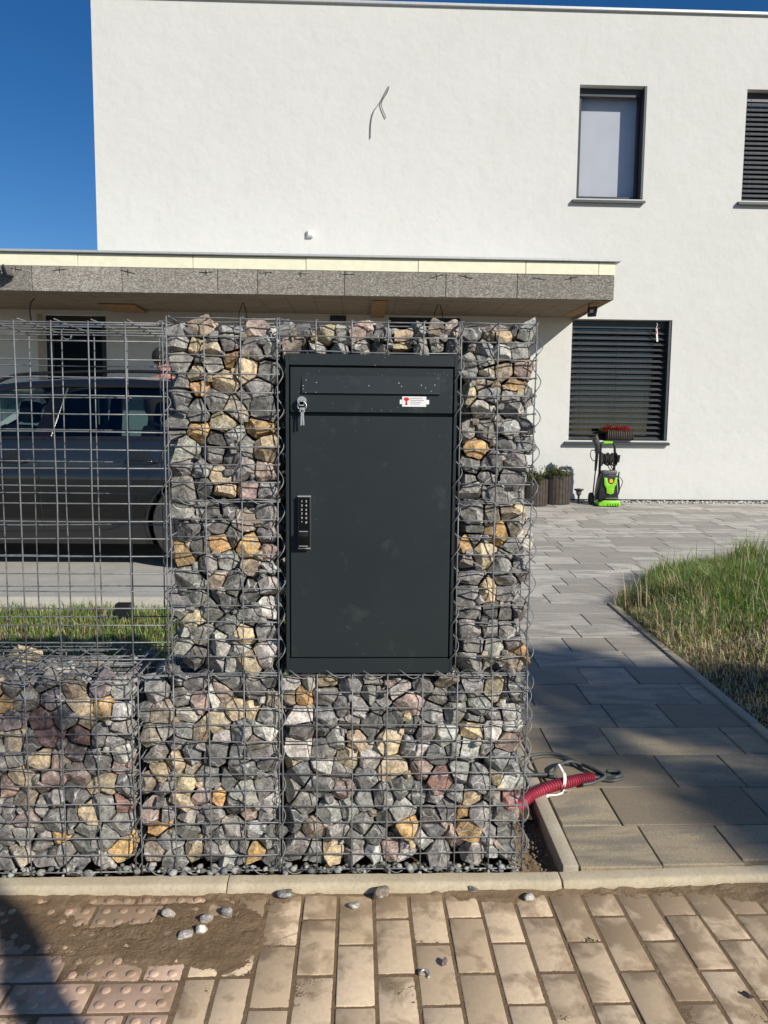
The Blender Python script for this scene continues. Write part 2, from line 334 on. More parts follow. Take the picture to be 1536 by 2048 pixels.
M = dict(stone=m_stone(), plaster=m_plaster(), slab=m_slab(), sand=m_sand(), earth=m_ground(), wire=m_wire(), box=m_box(),
    brick=m_brick('sand_brick', (.66, .50, .32), (.76, .59, .395)), tact=m_brick('tactile_brick', (.60, .41, .29), (.65, .465, .335)),
    kerb=m_concrete('kerb_concrete', (.47, .395, .265), (.58, .495, .35), .25, 1.5), conc=m_concrete('drive_concrete', (.40, .38, .33), (.5, .47, .41)),
    edging=m_concrete('edging_concrete', (.4, .34, .245), (.5, .435, .325), .15, 1.5),
    soffit=m_soffit(), wool=m_woodwool(), foam=plain('insulation_foam', (.86, .83, .62), .9, 0, .05, 14, .1), osb=plain('timber_board', (.27, .15, .065), .85, 0, .3, 18),
    coping=plain('coping_metal', (.55, .56, .55), .45, .3, .08), darkmetal=plain('anthracite_metal', (.052, .06, .066), .42, .2, .1, 20), frame=plain('anthracite_frame', (.026, .029, .033), .4, 0, .1, 20),
    slat=plain('blind_slat', (.085, .092, .098), .38, .2, .12, 12), dglass=m_glass('door_glass', (.5, .52, .55), .035), glass=m_glass('window_glass', (.9, .91, .92), .07), cglass=m_glass('car_glass', (.3, .4, .41), .07),
    dark=plain('dark_interior', (.012, .013, .016), .9), shade=plain('roller_blind', (.74, .74, .76), .9, 0, .04, 5), black=plain('black_plastic', (.014, .014, .015), .42, 0, .25, 25), gloss=plain('gloss_black', (.006, .006, .007), .16),
    rubber=plain('rubber', (.03, .029, .028), .85, 0, .25, 40), rim=plain('alloy', (.35, .35, .35), .35, .8), car=m_car(), green=plain('lime_plastic', (.24, .62, .02), .42, 0, .12, 20), grey=plain('grey_plastic', (.1, .1, .1), .5),
    orange=plain('orange_knob', (.8, .38, .06), .5), white=plain('white_plastic', (.82, .82, .8), .5, 0, .04), chrome=plain('chrome', (.66, .66, .64), .34, .7, .1), red=plain('red_conduit', (.42, .05, .085), .45, 0, .15, 60),
    cable=plain('grey_cable', (.075, .085, .078), .55, 0, .2, 40), cablew=plain('house_cable', (.14, .14, .135), .6), skin=plain('skin', (.56, .24, .17), .55, 0, .08, 18), hair=plain('hair', (.02, .014, .01), .6, 0, .3, 60), cloth=plain('dark_trousers', (.04, .045, .06), .9),
    wood=plain('planter_stave', (.06, .047, .037), .8, 0, .35, 20, .3), wick=plain('brown_planter', (.065, .05, .04), .7, 0, .3, 20), bark=plain('bark', (.13, .1, .075), .95, 0, .35, 22, .8),
    leaf=m_attr('foliage', .6, .3, .3), grass=m_attr('grass_blade', .6, .35, .35, .1), petal=m_attr('petal', .7, .2, .2), redink=plain('red_ink', (.62, .01, .03), .6, 0, .02), ink=plain('grey_ink', (.25, .25, .25), .8), gravel=m_attr('gravel', .9, .2, 0), seat=plain('seat_fabric', (.02, .021, .023), .95), stonewhite=plain('tape', (.85, .84, .78), .6, 0, .05))
# ------------------------------------------------------------------ ground, pavement, path
def strip(name, prof, x0, x1, mat):
    mb = MB(); V = []; F = []
    for i, (y, z) in enumerate(prof): V += [(x0, y, z), (x1, y, z)]
    for i in range(len(prof)-1): F.append((2*i, 2*i+1, 2*i+3, 2*i+2))
    return tag(mb.add(V, F).build(name, mat), kind='structure')
strip('ground', [(-1500, -.14), (-.03, -.14), (-.01, -.09), (.3, -.045), (7.9, .40), (40, .42), (1500, .42)], -1500, 1500, M['earth'])

# brick pavement
ZB = -.03
pave = tag(empty('brick_pavement', (0.5, -.4, ZB)), kind='structure')
def roundbox(sx, sy, sz, b, jit=0, seg=2):
    mb = MB().box(-sx/2, sx/2, -sy/2, sy/2, -sz, 0); me = mb.mesh('paver', b, seg, 'auto'); return me
bricks = {}
def brick(x0, x1, y0, y1, name, mat, studs=False):
    g = .0045; sx = x1-x0-2*g; sy = y1-y0-2*g
    key = (name, round(sx, 2), round(sy, 2))
    if key not in bricks:
        mb = MB().box(-sx/2, sx/2, -sy/2, sy/2, -.06, 0); me = mb.mesh(name, .0035, 2, 'auto')
        if studs:
            ms = MB(); nx = max(1, round(sx/.047)); ny = max(1, round(sy/.047))
            for i in range(nx):
                for j in range(ny):
                    cx = (i-(nx-1)/2)*sx/nx; cy = (j-(ny-1)/2)*sy/ny
                    ms.lathe([(.0125, -.001), (.0115, .0016), (.009, .0034), (.005, .004)], (cx, cy, 0), 12)
            bm = bmesh.new(); bm.from_mesh(me); m2 = ms.mesh('s', 0, 0, True); bm.from_mesh(m2); bm.to_mesh(me); bm.free()
            me.polygons.foreach_set('use_smooth', [True]*len(me.polygons)); me.set_sharp_from_angle(angle=rad(40))
        bricks[key] = me
    o = link(name, bricks[key], mat, pave, ((x0+x1)/2, (y0+y1)/2, ZB+R.uniform(-.0022, .001)))
    o.rotation_euler = (R.gauss(0, .006), R.gauss(0, .006), R.gauss(0, .006)); return o
for k in range(-1, 21):
    x0 = .27+.1*k-(.07 if k == -1 else 0); x1 = .37+.1*k
    if k == -1: x0 = .105
    if k == -1:
        for a in (.105, .185): pass
    ys = [-.062]+[(-.175 if k % 2 else -.279)-.2135*j for j in range(-1, 5)]
    ys = [-.062]+[y for y in ys[1:] if y < -.09 and y > -1.0]
    cols = [(x0, x1)] if k > -1 else [(.105, .185), (.185, .27)]
    for (a, b) in cols:
        for u, v in zip(ys, ys[1:]): brick(a, b, v, u, 'paving_brick', M['brick'])
for i in range(8):
    y1 = -.062 if i == 0 else -.1-.1*(i-1); y0 = -.1-.1*i
    xs = [.1]; x = .1-(.1 if i % 2 else .2)+(.0 if i % 2 else 0)
    while x > -1.2: xs.append(x); x -= .198
    for b, a in zip(xs, xs[1:]): brick(a, b, y0, y1, 'tactile_paver', M['tact'], studs=True)
# sand washed over the bricks and standing in their joints
nx, ny = 820, 230
gx = np.concatenate([np.linspace(-1.25, -.62, 60), np.linspace(-.615, 1.85, 700), np.linspace(1.86, 2.4, 60)]); gy = np.concatenate([np.linspace(-1.0, -.58, 40), np.linspace(-.578, -.048, 190)]); X, Y = np.meshgrid(gx, gy)
n1 = .8*fbm(X*6.5+3, Y*6.5+9, 5)+.2*fbm(X*24+1, Y*24+4, 4); n2 = fbm(X*60, Y*60, 3)
near = np.clip(1-(-.055-Y)/.085, 0, 1); near2 = np.clip(1-(-.05-Y)/.03, 0, 1)
tac = np.exp(-((X+.02)/.3)**2-((Y+.23)/.11)**2)
s = .5+(n1-.5)*(.5+1.2*np.clip(near+tac*1.3, 0, 1))+near*.3+tac*.47-np.clip((-.36-Y)*1.3, 0, .25)
h = -.0030+np.clip((s-.63)*.045, 0, .0066)+(n2-.5)*(.0018+.0026*tac)+NR.normal(0, 1, X.shape)*(.0004+.0006*tac)+near2*.008*(.6+.8*n1)
V = np.stack([X, Y, ZB+h], -1).reshape(-1, 3); I = np.arange(nx*ny).reshape(ny, nx)
F = np.stack([I[:-1, :-1], I[:-1, 1:], I[1:, 1:], I[1:, :-1]], -1).reshape(-1, 4)
tag(link('sand', npmesh('sand', V, F, smooth=True), M['sand']), label='brown sandy soil filling the joints between the paving bricks', cat='sand', kind='stuff')

# kerb of concrete lengths; the one by the path is set slightly askew
kerb = tag(empty('kerb', (.6, -.035, -.1)), kind='structure')
def kerb_len(x0, x1, ang=0, piv=(1.12, -.035)):
    mb = MB(); n = max(4, int((x1-x0)/.012)); prof = [(-.008, -.16), (-.008, -.006), (-.013, 0), (-.05, 0), (-.056, -.0025), (-.061, -.009), (-.0635, -.02), (-.0645, -.16)]
    V = []; F = []; m = len(prof)
    for i in range(n+1):
        x = x0+(x1-x0)*i/n
        for j, (y, z) in enumerate(prof):
            d = .0022*(float(fbm(x*45+j*3.1, j*7.7, 3))-.5)*2 if 0 < j < m-1 else 0
            c = max(0, .012-min(x-x0, x1-x))*.25 if 2 < j < 6 else 0
            yy, zz = y+d+(c if j > 3 else 0), z+d*.6-c
            xr = x-piv[0]; yr = yy-piv[1]
            V.append((piv[0]+xr*math.cos(ang)-yr*math.sin(ang), piv[1]+xr*math.sin(ang)+yr*math.cos(ang), zz))
    for i in range(n):
        for j in range(m-1): F.append((i*m+j, i*m+j+1, (i+1)*m+j+1, (i+1)*m+j))
    F += [tuple(range(m)), tuple(n*m+j for j in range(m))]
    mb.add(V, F).build('kerb_stone', M['kerb'], kerb, smooth='auto')
for a, b, g in ((-1.86, -.862, 0), (-.858, .148, 0), (.1515, 1.118, 0), (1.1235, 2.12, rad(2.1)), (2.124, 3.1, rad(2.1))): kerb_len(a, b, g)

# soil trench between the stone baskets and the path edging
nx, ny = 40, 160; gx = np.linspace(.99, 1.15, nx); gy = np.linspace(-.012, 2.7, ny); X, Y = np.meshgrid(gx, gy)
Z = -.045+Y*.03+(fbm(X*30, Y*30, 4)-.5)*.035+np.clip((1.06-X), 0, 1)*.4
I = np.arange(nx*ny).reshape(ny, nx); F = np.stack([I[:-1, :-1], I[:-1, 1:], I[1:, 1:], I[1:, :-1]], -1).reshape(-1, 4)
tag(link('soil_trench', npmesh('soil_trench', np.stack([X, Y, Z], -1).reshape(-1, 3), F, smooth=True), M['sand']), kind='structure')

# slab path and terrace
ter = tag(empty('slab_terrace', (2, 3, 0)), kind='structure')
tilt = math.atan(SLOPE)
slabs = {}
def slab(x0, x1, y0, y1):
    g = .002; sx, sy = x1-x0-2*g, y1-y0-2*g; key = (round(sx, 3), round(sy, 3))
    if key not in slabs: slabs[key] = MB().box(-sx/2, sx/2, -sy/2, sy/2, -.06, 0).mesh('paving_slab', .0025, 1)
    ym = (y0+y1)/2
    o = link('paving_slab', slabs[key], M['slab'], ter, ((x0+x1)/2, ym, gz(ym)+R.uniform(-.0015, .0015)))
    o.rotation_euler = (tilt+R.gauss(0, .002), R.gauss(0, .002), 0)
rows = [.036, .226, .466, .717, .96, 1.198, 1.44, 1.667]
while rows[-1] < 7.6: rows.append(rows[-1]+.241)
JN = [[1.191, 1.445, 1.70, 2.21], [1.195, 1.397, 1.911, 2.21], [1.195, 1.688, 1.944, 2.21], [1.195, 1.295, 1.55, 2.066, 2.21], [1.195, 1.635, 1.89, 2.21], [1.195, 1.33, 1.588, 2.1, 2.21], [1.195, 1.655, 1.91, 2.21], [1.195, 1.465, 1.98, 2.21]]
bed = MB()
for i, (y0, y1) in enumerate(zip(rows, rows[1:])):
    if i < len(JN): xs = JN[i]
    else:
        xl = 1.195 if y0 < 2.6 else max(1.195, .52+.238*(y0+2.1)-.75); xr = 2.21 if y0 < 2.82 else min(7.2, .52+.62*(y0+2.1)+.9)
        xs = [xl, xl+R.choice((.13, .255, .38, .51))]
        while xs[-1] < xr-.14: xs.append(min(xr, xs[-1]+R.choice((.255, .51, .51, .38))))
        xs[-1] = xr
    for a, b in zip(xs, xs[1:]): slab(a, b, y0 if i else -.008+(b-1.12)*.0367+.003, y1)
    bed.quad((xs[0], y0, gz(y0)-.007), (xs[-1], y0, gz(y0)-.007), (xs[-1], y1, gz(y1)-.007), (xs[0], y1, gz(y1)-.007))
bed.build('joint_sand', M['sand'], ter)
def edging(x0, x1, y0, y1, up=0):
    mb = MB(); mb.add([(x0, y0, gz(y0)+up), (x1, y0, gz(y0)+up), (x1, y1, gz(y1)+up), (x0, y1, gz(y1)+up), (x0, y0, gz(y0)-.2), (x1, y0, gz(y0)-.2), (x1, y1, gz(y1)-.2), (x0, y1, gz(y1)-.2)],
        [(0, 1, 2, 3), (7, 6, 5, 4), (0, 4, 5, 1), (1, 5, 6, 2), (2, 6, 7, 3), (3, 7, 4, 0)])
    mb.build('edging_stone', M['edging'], ter, .004, 2, 'auto')
for k in range(3): edging(1.141, 1.189, .012+.9*k, .908+.9*k, .004)
for k in range(3): edging(2.214, 2.258, .05+.93*k, .976+.93*k, .012)
# gravel drain strip along the house wall
gp = []; 
def pebble_verts(c, r, sub, flat=.75):
    v = sub*np.array([r*R.uniform(.7, 1.2), r*R.uniform(.7, 1.2), r*flat*R.uniform(.7, 1.1)]); a = R.uniform(0, 6.28); ca, sa = math.cos(a), math.sin(a)
    v = v*(1+NR.uniform(-.14, .14, (len(v), 1))); return np.stack([v[:, 0]*ca-v[:, 1]*sa, v[:, 0]*sa+v[:, 1]*ca, v[:, 2]], 1)+np.array(c)
def ico(sub):
    bm = bmesh.new(); bmesh.ops.create_icosphere(bm, subdivisions=sub, radius=1); V = np.array([v.co[:] for v in bm.verts]); F = np.array([[l.index for l in f.verts] for f in bm.faces]); bm.free(); return V, F
I1, F1 = ico(1); I2, F2 = ico(2); I3, F3 = ico(3)
def gravel(name, pts, rs, cols, label, mat=None, sub=(I1, F1)):
    V = []; F = []; C = []; n = 0
    for p, r, c in zip(pts, rs, cols):
        v = pebble_verts(p, r, sub[0]); V.append(v); F.append(sub[1]+n); C.append(np.tile([*c, 1], (len(v), 1))); n += len(v)
    return tag(link(name, npmesh(name, np.concatenate(V), np.concatenate(F), np.concatenate(C)), mat or M['gravel']), label=label, cat='gravel', kind='stuff')
def gcol(w=1):
    g = R.choice((.16, .22, .3, .42)); return (g*w*R.uniform(.95, 1.1), g*w, g*w*R.uniform(.82, 1))
pts = [(R.uniform(1.9, 7.2), R.uniform(7.63, 7.88), gz(7.7)-.012+R.uniform(0, .02)) for _ in range(2600)]
gravel('wall_gravel', pts, [R.uniform(.011, .022) for _ in pts], [gcol(1.7) for _ in pts], 'pale gravel strip along the foot of the white house wall')
pts = [(R.uniform(-1.1, 1.0), R.uniform(-.008, .03), R.uniform(-.004, .012)) for _ in range(330)]
gravel('basket_foot_gravel', pts, [R.choice((.006, .009, .013)) for _ in pts], [gcol() for _ in pts], 'small crushed stones along the foot of the gabion wall behind the kerb')
pts = []
for _ in range(900):
    x, y = R.uniform(1.015, 1.125), R.uniform(0, .9); pts.append((x, y, -.045+y*.03+max(0, 1.06-x)*.4+R.uniform(-.004, .01)))
gravel('trench_gravel', pts, [R.uniform(.002, .006) for _ in pts], [(.3*k, .235*k, .17*k) for k in [R.uniform(.4, 1.2) for _ in pts]], 'earth crumbs and grit in the narrow trench beside the path edging')

# driveway slab with its raised edge
dm = MB(); y0, y1 = 2.74, 7.88
dm.add([(-9, y0, gz(y0)-.1), (1.0, y0, gz(y0)-.1), (1.0, y0, gz(y0)+.075), (-9, y0, gz(y0)+.075), (-9, y1, gz(y1)+.0), (1.0, y1, gz(y1)+.0), (1.0, y1, 0), (-9, y1, 0)], [(0, 1, 2, 3), (3, 2, 5, 4), (1, 6, 5, 2), (0, 3, 4, 7)])
tag(dm.build('driveway', M['conc']), kind='structure')
tag(MB().box(-9, 1.0, 2.66, 2.738, 0, gz(2.7)+.088).build('driveway_kerb', M['conc'], None, .006, 2, 'auto'), kind='structure')
def dz(y): return gz(2.74)+.075+(y-2.74)*((gz(7.88)-gz(2.74)-.075)/5.14)

# lawns
def lawn(name, x0, x1, y0, y1, hf, nx=60, ny=80):
    gx = np.linspace(x0, x1, nx); gy = np.linspace(y0, y1, ny); X, Y = np.meshgrid(gx, gy); Z = hf(X, Y)
    I = np.arange(nx*ny).reshape(ny, nx); F = np.stack([I[:-1, :-1], I[:-1, 1:], I[1:, 1:], I[1:, :-1]], -1).reshape(-1, 4)
    return tag(link(name, npmesh(name, np.stack([X, Y, Z], -1).reshape(-1, 3), F, smooth=True), M['earth']), kind='structure')
def hl(X, Y): return SLOPE*np.asarray(Y)-.02+(fbm(np.asarray(X)*5, np.asarray(Y)*5, 3)-.5)*.05
# edge of the right-hand bed: runs along the path, then bends away beside the terrace
def bed_far(x): return 2.86+1.55*(1-np.exp(-(np.maximum(np.asarray(x)-2.262, 0))/.95))
def hr(X, Y):
    X = np.asarray(X); Y = np.asarray(Y); d = np.minimum(np.minimum((X-2.26), bed_far(X)-Y), 1.0)
    return SLOPE*Y-.012+np.clip(d, 0, .7)*.16-np.clip(-d, 0, .3)*.4+(fbm(X*4, Y*4, 3)-.5)*.04*np.clip(d*4, 0, 1)
lawn('lawn', -9, 1.13, .3, 2.66, hl)
lawn('flower_bed_lawn', 2.262, 6.5, .06, 4.6, hr, 110, 110)
def blades(name, n, region, hf, hlen, cols, label, bend=.5):
    x, y = region(n); n = len(x); z = hf(x, y); L = hlen(x, y)*NR.uniform(.45, 1.25, n); a = NR.uniform(0, 2*np.pi, n); wd = NR.uniform(.0016, .0034, n)
    dx, dy = np.cos(a), np.sin(a); lean = NR.uniform(.1, 1.0, n)*bend; px, py = -dy, dx
    B = np.stack([x, y, z-.005], 1); D = np.stack([dx, dy, 0*dx], 1); S = np.stack([px, py, 0*px], 1)*wd[:, None]; up = np.array([0, 0, 1.])
    mid = B+(up*.55+D*lean[:, None]*.22)*L[:, None]; tip = B+(up*(1-.35*lean[:, None])+D*lean[:, None]*.75)*L[:, None]
    V = np.stack([B-S, B+S, mid-S*.8, mid+S*.8, tip], 1).reshape(-1, 3); k = np.arange(n)*5
    F = np.concatenate([np.stack([k, k+1, k+3], 1), np.stack([k, k+3, k+2], 1), np.stack([k+2, k+3, k+4], 1)])
    C = cols(x, y, n); C = np.repeat(np.concatenate([C, np.ones((n, 1))], 1), 5, 0)
    return tag(link(name, npmesh(name, V, F, C), M['grass']), label=label, cat='grass', kind='stuff')
def gc(dry):
    def f(x, y, n):
        g = np.stack([NR.uniform(.16, .30, n), NR.uniform(.24, .40, n), NR.uniform(.05, .11, n)], 1)
        d = np.stack([NR.uniform(.5, .72, n), NR.uniform(.42, .6, n), NR.uniform(.24, .36, n)], 1)
        m = (NR.rand(n) < dry(x, y)); return np.where(m[:, None], d, g)
    return f
def reg_r(n):
    x = 2.26+NR.rand(n)**1.25*2.6; y = .12+NR.rand(n)*4.4; k = (y < bed_far(x)-.01); x, y = x[k], y[k]
    dens = fbm(x*3.2, y*3.2, 3); k = NR.rand(len(x)) < np.clip((dens-.3)*4, .1, 1)*np.clip((y-1.5)*1.3, .02, 1); return x[k], y[k]
def len_r(x, y): return .05+np.clip((y-1.4)*.1, 0, .15)*np.clip(fbm(x*2.6+4, y*2.6, 3)*2.6-.6, .15, 1.6)+.05*np.clip(1.2-(bed_far(x)-y), 0, 1)*np.clip(x-2.3, 0, 1)
def dry_r(x, y): return np.clip(.15+.8*np.clip(2.25-y, 0, 1)+.5*np.clip(.33-(x-2.26), 0, .33)/.33+.9*(fbm(x*2.7+9, y*2.7, 3)-.5), .05, .95)
blades('bed_grass', 105000, reg_r, hr, len_r, gc(dry_r), 'tall green and dry grass growing on the bed right of the path', 1.3)
def reg_d(n):
    x = 2.265+NR.rand(n)**1.4*2.3; y = .1+2.3*NR.rand(n)**.6; return x, y
blades('dry_thatch', 9000, reg_d, hr, lambda x, y: .05+0*x, gc(lambda x, y: .9+0*x), 'flattened straw and dead grass at the shaded edge of the bed', 1.9)
def reg_t(n):
    x = 2.28+NR.rand(n)**1.3*2.4; y = 1.9+NR.rand(n)*2.5; k = y < bed_far(x); return x[k], y[k]
blades('tall_stalks', 700, reg_t, hr, lambda x, y: .3+0*x, gc(lambda x, y: .55+0*x), 'sparse tall seed stalks standing above the bed grass', .9)
def reg_l(n):
    x = -2.9+NR.rand(n)*4.0; y = .32+2.34*NR.rand(n)**.75; return x, y
blades('lawn_grass', 52000, reg_l, hl, lambda x, y: .05+.05*np.clip((y-2.25)*3, 0, 1.4), gc(lambda x, y: np.clip(.22+.5*(fbm(x*4, y*4, 2)-.4), 0, 1)), 'green lawn strip behind the gabion wall in front of the driveway', 1.1)

# ------------------------------------------------------------------ house
YW = 7.9
house = tag(empty('house', (1.5, YW, gz(YW))), 'white rendered flat roofed two storey house with unfinished concrete canopy', 'house')
HX0, HX1, HZ = -2.84, 9.0, 6.66
wins = dict(low=(3.32, 4.655, 1.251, 2.842), up=(3.313, 4.185, 4.372, 5.775), right=(5.49, 6.36, 4.385, 5.77), door=(-3.565, -2.762, .46, 2.80), door2=(.90, 1.846, .46, 2.843))
RD = .17
def wall_holes(name, x0, x1, z0, z1, holes, y, depth, mat, parent):
    mb = MB(); xs = sorted({x0, x1}|{h[0] for h in holes}|{h[1] for h in holes}); zs = sorted({z0, z1}|{h[2] for h in holes}|{h[3] for h in holes})
    for a, b in zip(xs, xs[1:]):
        for c, d in zip(zs, zs[1:]):
            if any(h[0] <= a and b <= h[1] and h[2] <= c and d <= h[3] for h in holes): continue
            mb.quad((a, y, c), (b, y, c), (b, y, d), (a, y, d))
    for a, b, c, d in holes:
        mb.quad((a, y, c), (a, y, d), (a, y+depth, d), (a, y+depth, c)); mb.quad((b, y, d), (b, y, c), (b, y+depth, c), (b, y+depth, d))
        mb.quad((a, y, d), (b, y, d), (b, y+depth, d), (a, y+depth, d)); mb.quad((b, y, c), (a, y, c), (a, y+depth, c), (b, y+depth, c))
    me = bpy.data.meshes.new(name); me.from_pydata(mb.v, [], mb.f); return link(name, me, mat, parent)
zb = gz(YW)+.03
wall_holes('ground_floor_wall', -8.5, HX1, zb, 2.86, [wins['low'], wins['door2'], wins['door']], YW, RD, M['plaster'], house)
wall_holes('upper_wall', HX0, HX1, 2.86, HZ, [wins['up'], wins['right']], YW, RD, M['plaster'], house)
MB().add([(HX0, YW, 2.9), (HX0, YW+9, 2.9), (HX0, YW+9, HZ), (HX0, YW, HZ), (HX1, YW, zb), (HX1, YW+9, zb), (HX1, YW+9, HZ), (HX1, YW, HZ)], [(0, 1, 2, 3), (4, 7, 6, 5), (3, 2, 6, 7)]).build('side_walls', M['plaster'], house)
MB().box(-8.5, HX1, YW+.012, YW+.3, gz(YW)-.3, zb).build('plinth', M['dark'], house)
MB().box(-8.4, HX1-.1, YW+1.2, YW+1.3, .3, 2.82).box(HX0+.1, HX1-.1, YW+1.2, YW+1.3, 2.9, 6.5).build('inner_partition', M['dark'], house)
MB().box(-8.5, HX1, YW+RD+.12, YW+1.2, 2.83, 2.87).box(HX0+.1, HX1-.1, YW+RD+.12, YW+1.2, 3.9, 4.0).build('floor_deck', M['dark'], house)
MB().box(HX0-.035, HX1, YW-.035, YW+9, HZ, HZ+.035).build('roof_coping', M['coping'], house, .004, 1)
# lower window with a lowered venetian blind
def win_frame(wn, x0, x1, z0, z1, yf, fw=.07, fd=.06):
    mb = MB(); mb.box(x0, x0+fw, yf, yf+fd, z0, z1).box(x1-fw, x1, yf, yf+fd, z0, z1).box(x0+fw, x1-fw, yf, yf+fd, z0, z0+fw).box(x0+fw, x1-fw, yf, yf+fd, z1-fw, z1); return mb.build('window_frame', M['frame'], wn, .004, 1)
def sill(wn, x0, x1, z):
    mb = MB().add([(x0-.055, YW-.055, z-.03), (x1+.02, YW-.055, z-.03), (x1+.02, YW+.15, z+.012), (x0-.055, YW+.15, z+.012), (x0-.055, YW-.055, z-.062), (x1+.02, YW-.055, z-.062), (x1+.02, YW+.0-.003, z-.05), (x0-.055, YW-.003, z-.05)], [(0, 1, 2, 3), (0, 4, 5, 1), (4, 7, 6, 5), (0, 3, 7, 4), (1, 5, 6, 2)])
    mb.build('sill', M['darkmetal'], wn)
x0, x1, z0, z1 = wins['low']
wn = empty('window', (x0, YW, z0), house); wn['label'] = 'ground floor window behind a dark venetian blind'
win_frame(wn, x0, x1, z0, z1, YW+.13); MB().box(x0+.07, x1-.07, YW+.15, YW+.158, z0+.07, z1-.07).build('pane', M['glass'], wn); sill(wn, x0, x1, z0)
MB().box(x1-.038, x1-.001, YW+.01, YW+.13, z0+.012, z1-.002).build('guide_rail', M['darkmetal'], wn, .003, 1)
MB().box(x0+.002, x1-.04, YW+.105, YW+.128, z1-.1, z1-.002).build('blind_box', M['frame'], wn)
ns = 20; pit = (z1-.1-(z0+.02))/ns
sm = bpy.data.meshes.new
def slat_mesh(L):
    mb = MB(); prof = [(.034*math.cos(t), .008*math.sin(2*t)*.4+.0) for t in np.linspace(0, math.pi, 7)]
    V = []; F = []; m = len(prof); tl = rad(33)
    for x in (-L/2, L/2):
        for a, b in prof: V.append((x, a*math.cos(tl)-b*math.sin(tl), a*math.sin(tl)+b*math.cos(tl)))
    for j in range(m-1): F.append((j, j+1, m+j+1, m+j))
    F2 = [(a, b, c, d) for a, b, c, d in F]; mb.add(V, F2)
    return mb.mesh('slat', 0, 0, True)
s1 = slat_mesh(x1-x0-.05)
for k in range(ns):
    o = link('slat', s1, M['slat'], wn, ((x0+x1)/2-.018, YW+.075, z0+.03+pit*k)); o.rotation_euler = (R.gauss(0, .03), R.gauss(0, .0015), 0)
for fx in (.1, .46, .83): MB().tube([(x0+(x1-x0)*fx, YW+.035, z0+.02), (x0+(x1-x0)*fx, YW+.035, z1-.09)], .0025, 5).build('ladder_cord', M['black'], wn)
# upper window with a pale roller blind behind the glass
x0, x1, z0, z1 = wins['up']
wn = empty('window', (x0, YW, z0), house); wn['label'] = 'upper window with a pale roller blind'
win_frame(wn, x0, x1, z0, z1, YW+.12, .065); MB().box(x0+.065, x1-.065, YW+.145, YW+.152, z0+.065, z1-.065).build('pane', M['glass'], wn); sill(wn, x0, x1, z0)
MB().box(x0-.2, x1+.2, YW+.25, YW+.254, z0-.1, z1+.1).build('roller_blind', M['shade'], wn); MB().box(x1-.03, x1-.001, YW+.004, YW+.118, z0+.01, z1-.002).build('guide_rail', M['darkmetal'], wn, .003, 1)
MB().box(x0+.002, x1-.034, YW+.095, YW+.118, z1-.1, z1-.002).build('blind_box', M['frame'], wn)
x0, x1, z0, z1 = wins['right']
wn = empty('window', (x0, YW, z0), house); wn['label'] = 'upper right window with its dark blind shut'
win_frame(wn, x0, x1, z0, z1, YW+.13); MB().box(x0+.07, x1-.07, YW+.15, YW+.158, z0+.07, z1-.07).build('pane', M['glass'], wn); sill(wn, x0, x1, z0)
MB().box(x0+.002, x1-.002, YW+.1, YW+.125, z1-.11, z1-.002).build('blind_box', M['frame'], wn)
s2 = slat_mesh(x1-x0-.02); ns = 21; pit = (z1-.11-z0-.02)/ns
for k in range(ns):
    o = link('slat', s2, M['slat'], wn, ((x0+x1)/2, YW+.07, z0+.03+pit*k)); o.rotation_euler = (rad(24)+R.gauss(0, .02), 0, 0)
for fx in (.09, .5, .9): MB().tube([(x0+(x1-x0)*fx, YW+.034, z0+.02), (x0+(x1-x0)*fx, YW+.034, z1-.1)], .0025, 5).build('ladder_cord', M['black'], wn)
for key, lab in (('door', 'dark glazed door behind the parked car'), ('door2', 'dark doorway under the canopy')):
    x0, x1, z0, z1 = wins[key]; d = empty('door', (x0, YW, z0), house); d['label'] = lab
    win_frame(d, x0, x1, z0, z1, YW+.1, .09); MB().box(x0+.09, x1-.09, YW+.125, YW+.132, z0+.09, z1-.09).build('pane', M['dglass'], d)
    MB().box(x0-.07, x0-.001, YW-.004, YW+.1, z0, z1).build('jamb', M['edging'], d) if key == 'door' else None
    MB().tube([(x1-.14, YW+.06, 1.4), (x1-.14, YW+.06, 1.75)], .012, 8).build('pull_handle', M['chrome'], d)
MB().box(.13, .34, YW-.012, YW-.001, 2.765, 2.835).build('air_vent', M['darkmetal'], house, .003, 1)
# canopy
YC, CX1, CX0 = 6.35, 3.315, -8.5
can = empty('canopy', (0, YC, 2.81), house); can['label'] = 'grey wood wool faced concrete canopy with yellow insulation boards'
cm = MB().add([(CX0, YC, 2.808), (CX1, YC, 2.808), (CX1, YW-.002, 2.856), (CX0, YW-.002, 2.856), (CX0, YC, 3.066), (CX1, YC, 3.066), (CX1, YW-.002, 3.066), (CX0, YW-.002, 3.066)], [(3, 2, 1, 0), (4, 5, 6, 7), (0, 1, 5, 4), (1, 2, 6, 5), (3, 0, 4, 7)])
cm.build('concrete_slab', M['soffit'], can)
fx = [CX0, -5.1, -4.03, -3.02, -2.06, -1.03, -.60, .35, 1.46, 2.25, CX1+.004]
for a, b in zip(fx, fx[1:]): MB().box(a+.003, b-.003, YC-.028-R.uniform(0, .004), YC-.001, 2.806, 3.068).build('facing_panel', M['wool'], can, .003, 1)
MB().box(CX1+.001, CX1+.026, YC+.004, YW-.004, 2.812, 3.066).build('facing_panel', M['wool'], can, .003, 1)
bx = [-8.5, -6.2, -4.9, -3.72, -2.526, -1.294, -.071, 1.153, 2.338, 3.149, 3.336]
for a, b in zip(bx, bx[1:]): MB().box(a+.003, b-.003, YC-.03-R.uniform(0, .006), YC+.12, 3.0705, 3.208+R.uniform(-.003, .001)).build('insulation_board', M['foam'], can, .003, 1)
